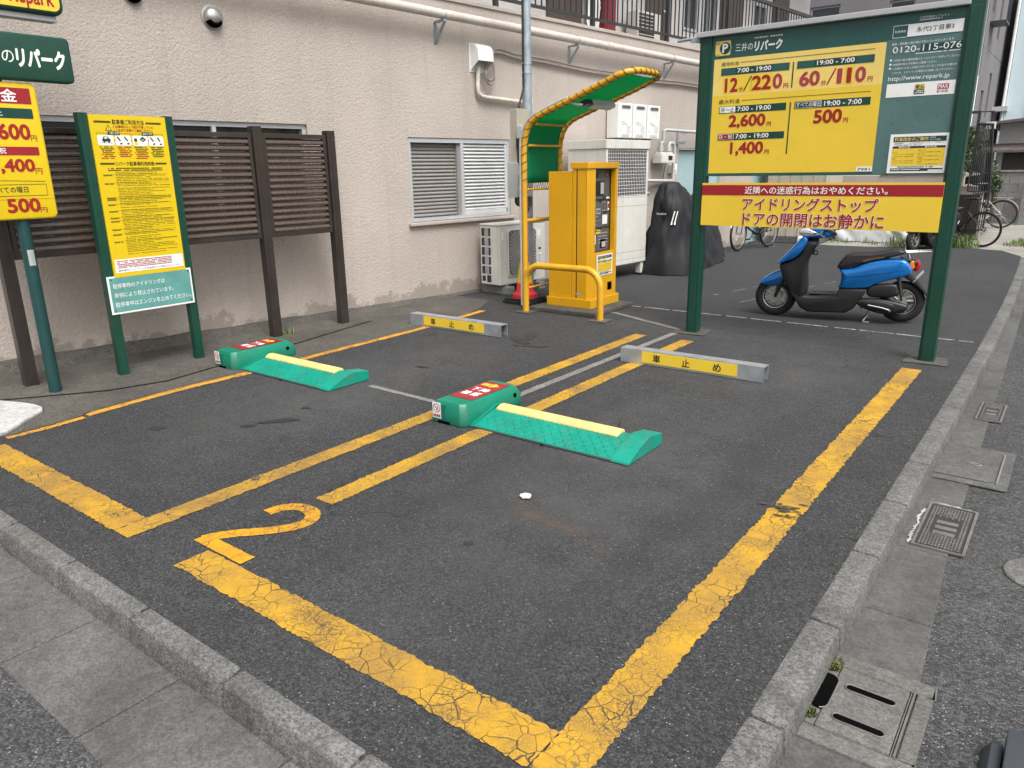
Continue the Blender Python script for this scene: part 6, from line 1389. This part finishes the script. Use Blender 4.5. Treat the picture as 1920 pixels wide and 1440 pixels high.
# plastered house
t = thing('plaster_house', 'grey plastered house with a brown shutter behind the block wall', 'house', (-2.25, 25.2, 0))
b = MB(); b.box(0, 0, 0, 6, 5, 2.62); b.build('wall', m_housew, t)
b = MB(); b.prism([(-.45, 2.50), (-.45, 2.56), (6.2, 3.15), (6.2, 2.98)], -.5, 5.2, Matrix(((1, 0, 0, 0), (0, 0, 1, 0), (0, 1, 0, 0), (0, 0, 0, 1)))); r_ = b.build('roof', m_roof, t); b = MB(); b.box(-.3, -.52, 2.40, -.06, -.49, 2.58); b.build('fascia_end', m_wht, r_)
b = MB(); b.prism([(-.62, 1.78), (-.62, 1.84), (0, 2.02), (0, 1.92)], -.28, 6, Matrix(((0, 0, 1, 0), (1, 0, 0, 0), (0, 1, 0, 0), (0, 0, 0, 1)))); b.build('pent_roof', m_roof, t)
b = MB(); b.box(.18, -.04, .7, 3.0, -.001, 1.78); 
s_ = b.build('shutter', m_shutb, t); b = MB()
for k in range(22): b.box(.2, -.05, .72 + k * .048, 3.0, -.041, .74 + k * .048)
b.build('slats', m_shutb, s_); b = MB(); b.box(.08, -.06, .7, .17, -.002, 1.80); b.build('shutter_post', m_greybox, t)
# pale blue house
t = thing('pale_blue_house', 'pale blue clad house cut off by the right edge of the photo', 'house', (-2.72, 31, 0)); b = MB(); b.box(0, 0, 0, 7, 6, 8.0); b.build('wall', m_paleblue, t); b = MB(); b.box(.62, -.05, 2.4, 1.6, -.001, 3.9); w_ = b.build('window', m_dark, t); b = MB(); b.box(.70, -.07, 2.5, 1.5, -.051, 3.8); b.build('pane', m_glass, w_)
b = MB(); b.cyl((-.06, -.06, 0), (-.06, -.06, 8), .05, 10); b.build('downpipe', m_wht, t); b = MB(); b.box(-.35, -.5, 3.15, .1, -.02, 3.3); b.build('vent_hood', m_greybox, t)
# grey apartment block
t = thing('grey_block', 'tall grey stucco block with small windows and downpipes behind the sign', 'building', (-3.05, 26.2, 0))
b = MB(); b.flat = True
hl = [(-2.6, 4.9, -1.9, 6.2), (-4.9, 4.8, -4.0, 6.3), (-.42, 2.95, -.22, 4.0), (-.55, 6.2, -.25, 7.4)]
holed(b, -9, 0, 0, 13, hl, .12, FY)
hs = [(.6, 5.7, 1.35, 7.6), (.9, 2.4, 1.5, 3.6), (2.6, 5.2, 3.2, 6.6), (2.4, 2.9, 3.0, 4.2)]; hs2 = hs
holed(b, 0, 9, 0, 13, hs, .12, FX); b.quad(-9, 0, 0, 9, 13); b.build('wall', m_wall2, t)
for q in hl: e = MB(); e.box(q[0] + .005, q[1] + .005, -.11, q[2] - .005, q[3] - .005, -.07, FY); e = e.build('window', m_greybox, t); g = MB(); g.quad(q[0] + .05, q[1] + .06, q[2] - .05, q[3] - .06, -.068, FY); g.build('pane', m_glass, e)
for q in hs: e = MB(); e.box(q[0] + .005, q[1] + .005, -.11, q[2] - .005, q[3] - .005, -.07, FX); e = e.build('window', m_greybox, t); g = MB(); g.quad(q[0] + .05, q[1] + .06, q[2] - .05, q[3] - .06, -.068, FX); g.build('pane', m_glass, e)
for x, z0 in ((-.08, 0), (-.95, 0)): b = MB(); b.cyl((x, -.07, z0), (x, -.07, 13), .06, 10); b.build('downpipe', m_greybox, t, smooth=40)
b = MB(); b.cyl((-.9, -.08, 4.35), (-.1, -.08, 4.5), .055, 10); b.build('cross_pipe', m_greybox, t, smooth=40)
b = MB(); b.cyl((-.02, -.18, .5), (-.02, -.18, 3.9), .022, 8); b.build('white_conduit', m_wht, t)
for y0, z0 in ((.55, 5.35), (.85, 2.1)):
    b = MB(); b.box(.001, y0, z0, .4, y0 + .9, z0 + .06); b.box(.38, y0, z0 + .85, .41, y0 + .9, z0 + .9)
    for k in range(9): b.box(.385, y0 + .02 + k * .105, z0 + .06, .4, y0 + .035 + k * .105, z0 + .85)
    b.box(.001, y0, z0 + .86, .38, y0 + .03, z0 + .89); b.build('window_guard', m_dark, t)
b = MB(); b.box(-9, -.003, 4.7, 0.003, 0, 4.72); b.box(0, 0, 4.7, .003, 9, 4.72); b.build('joint', m_panelgrey, t)
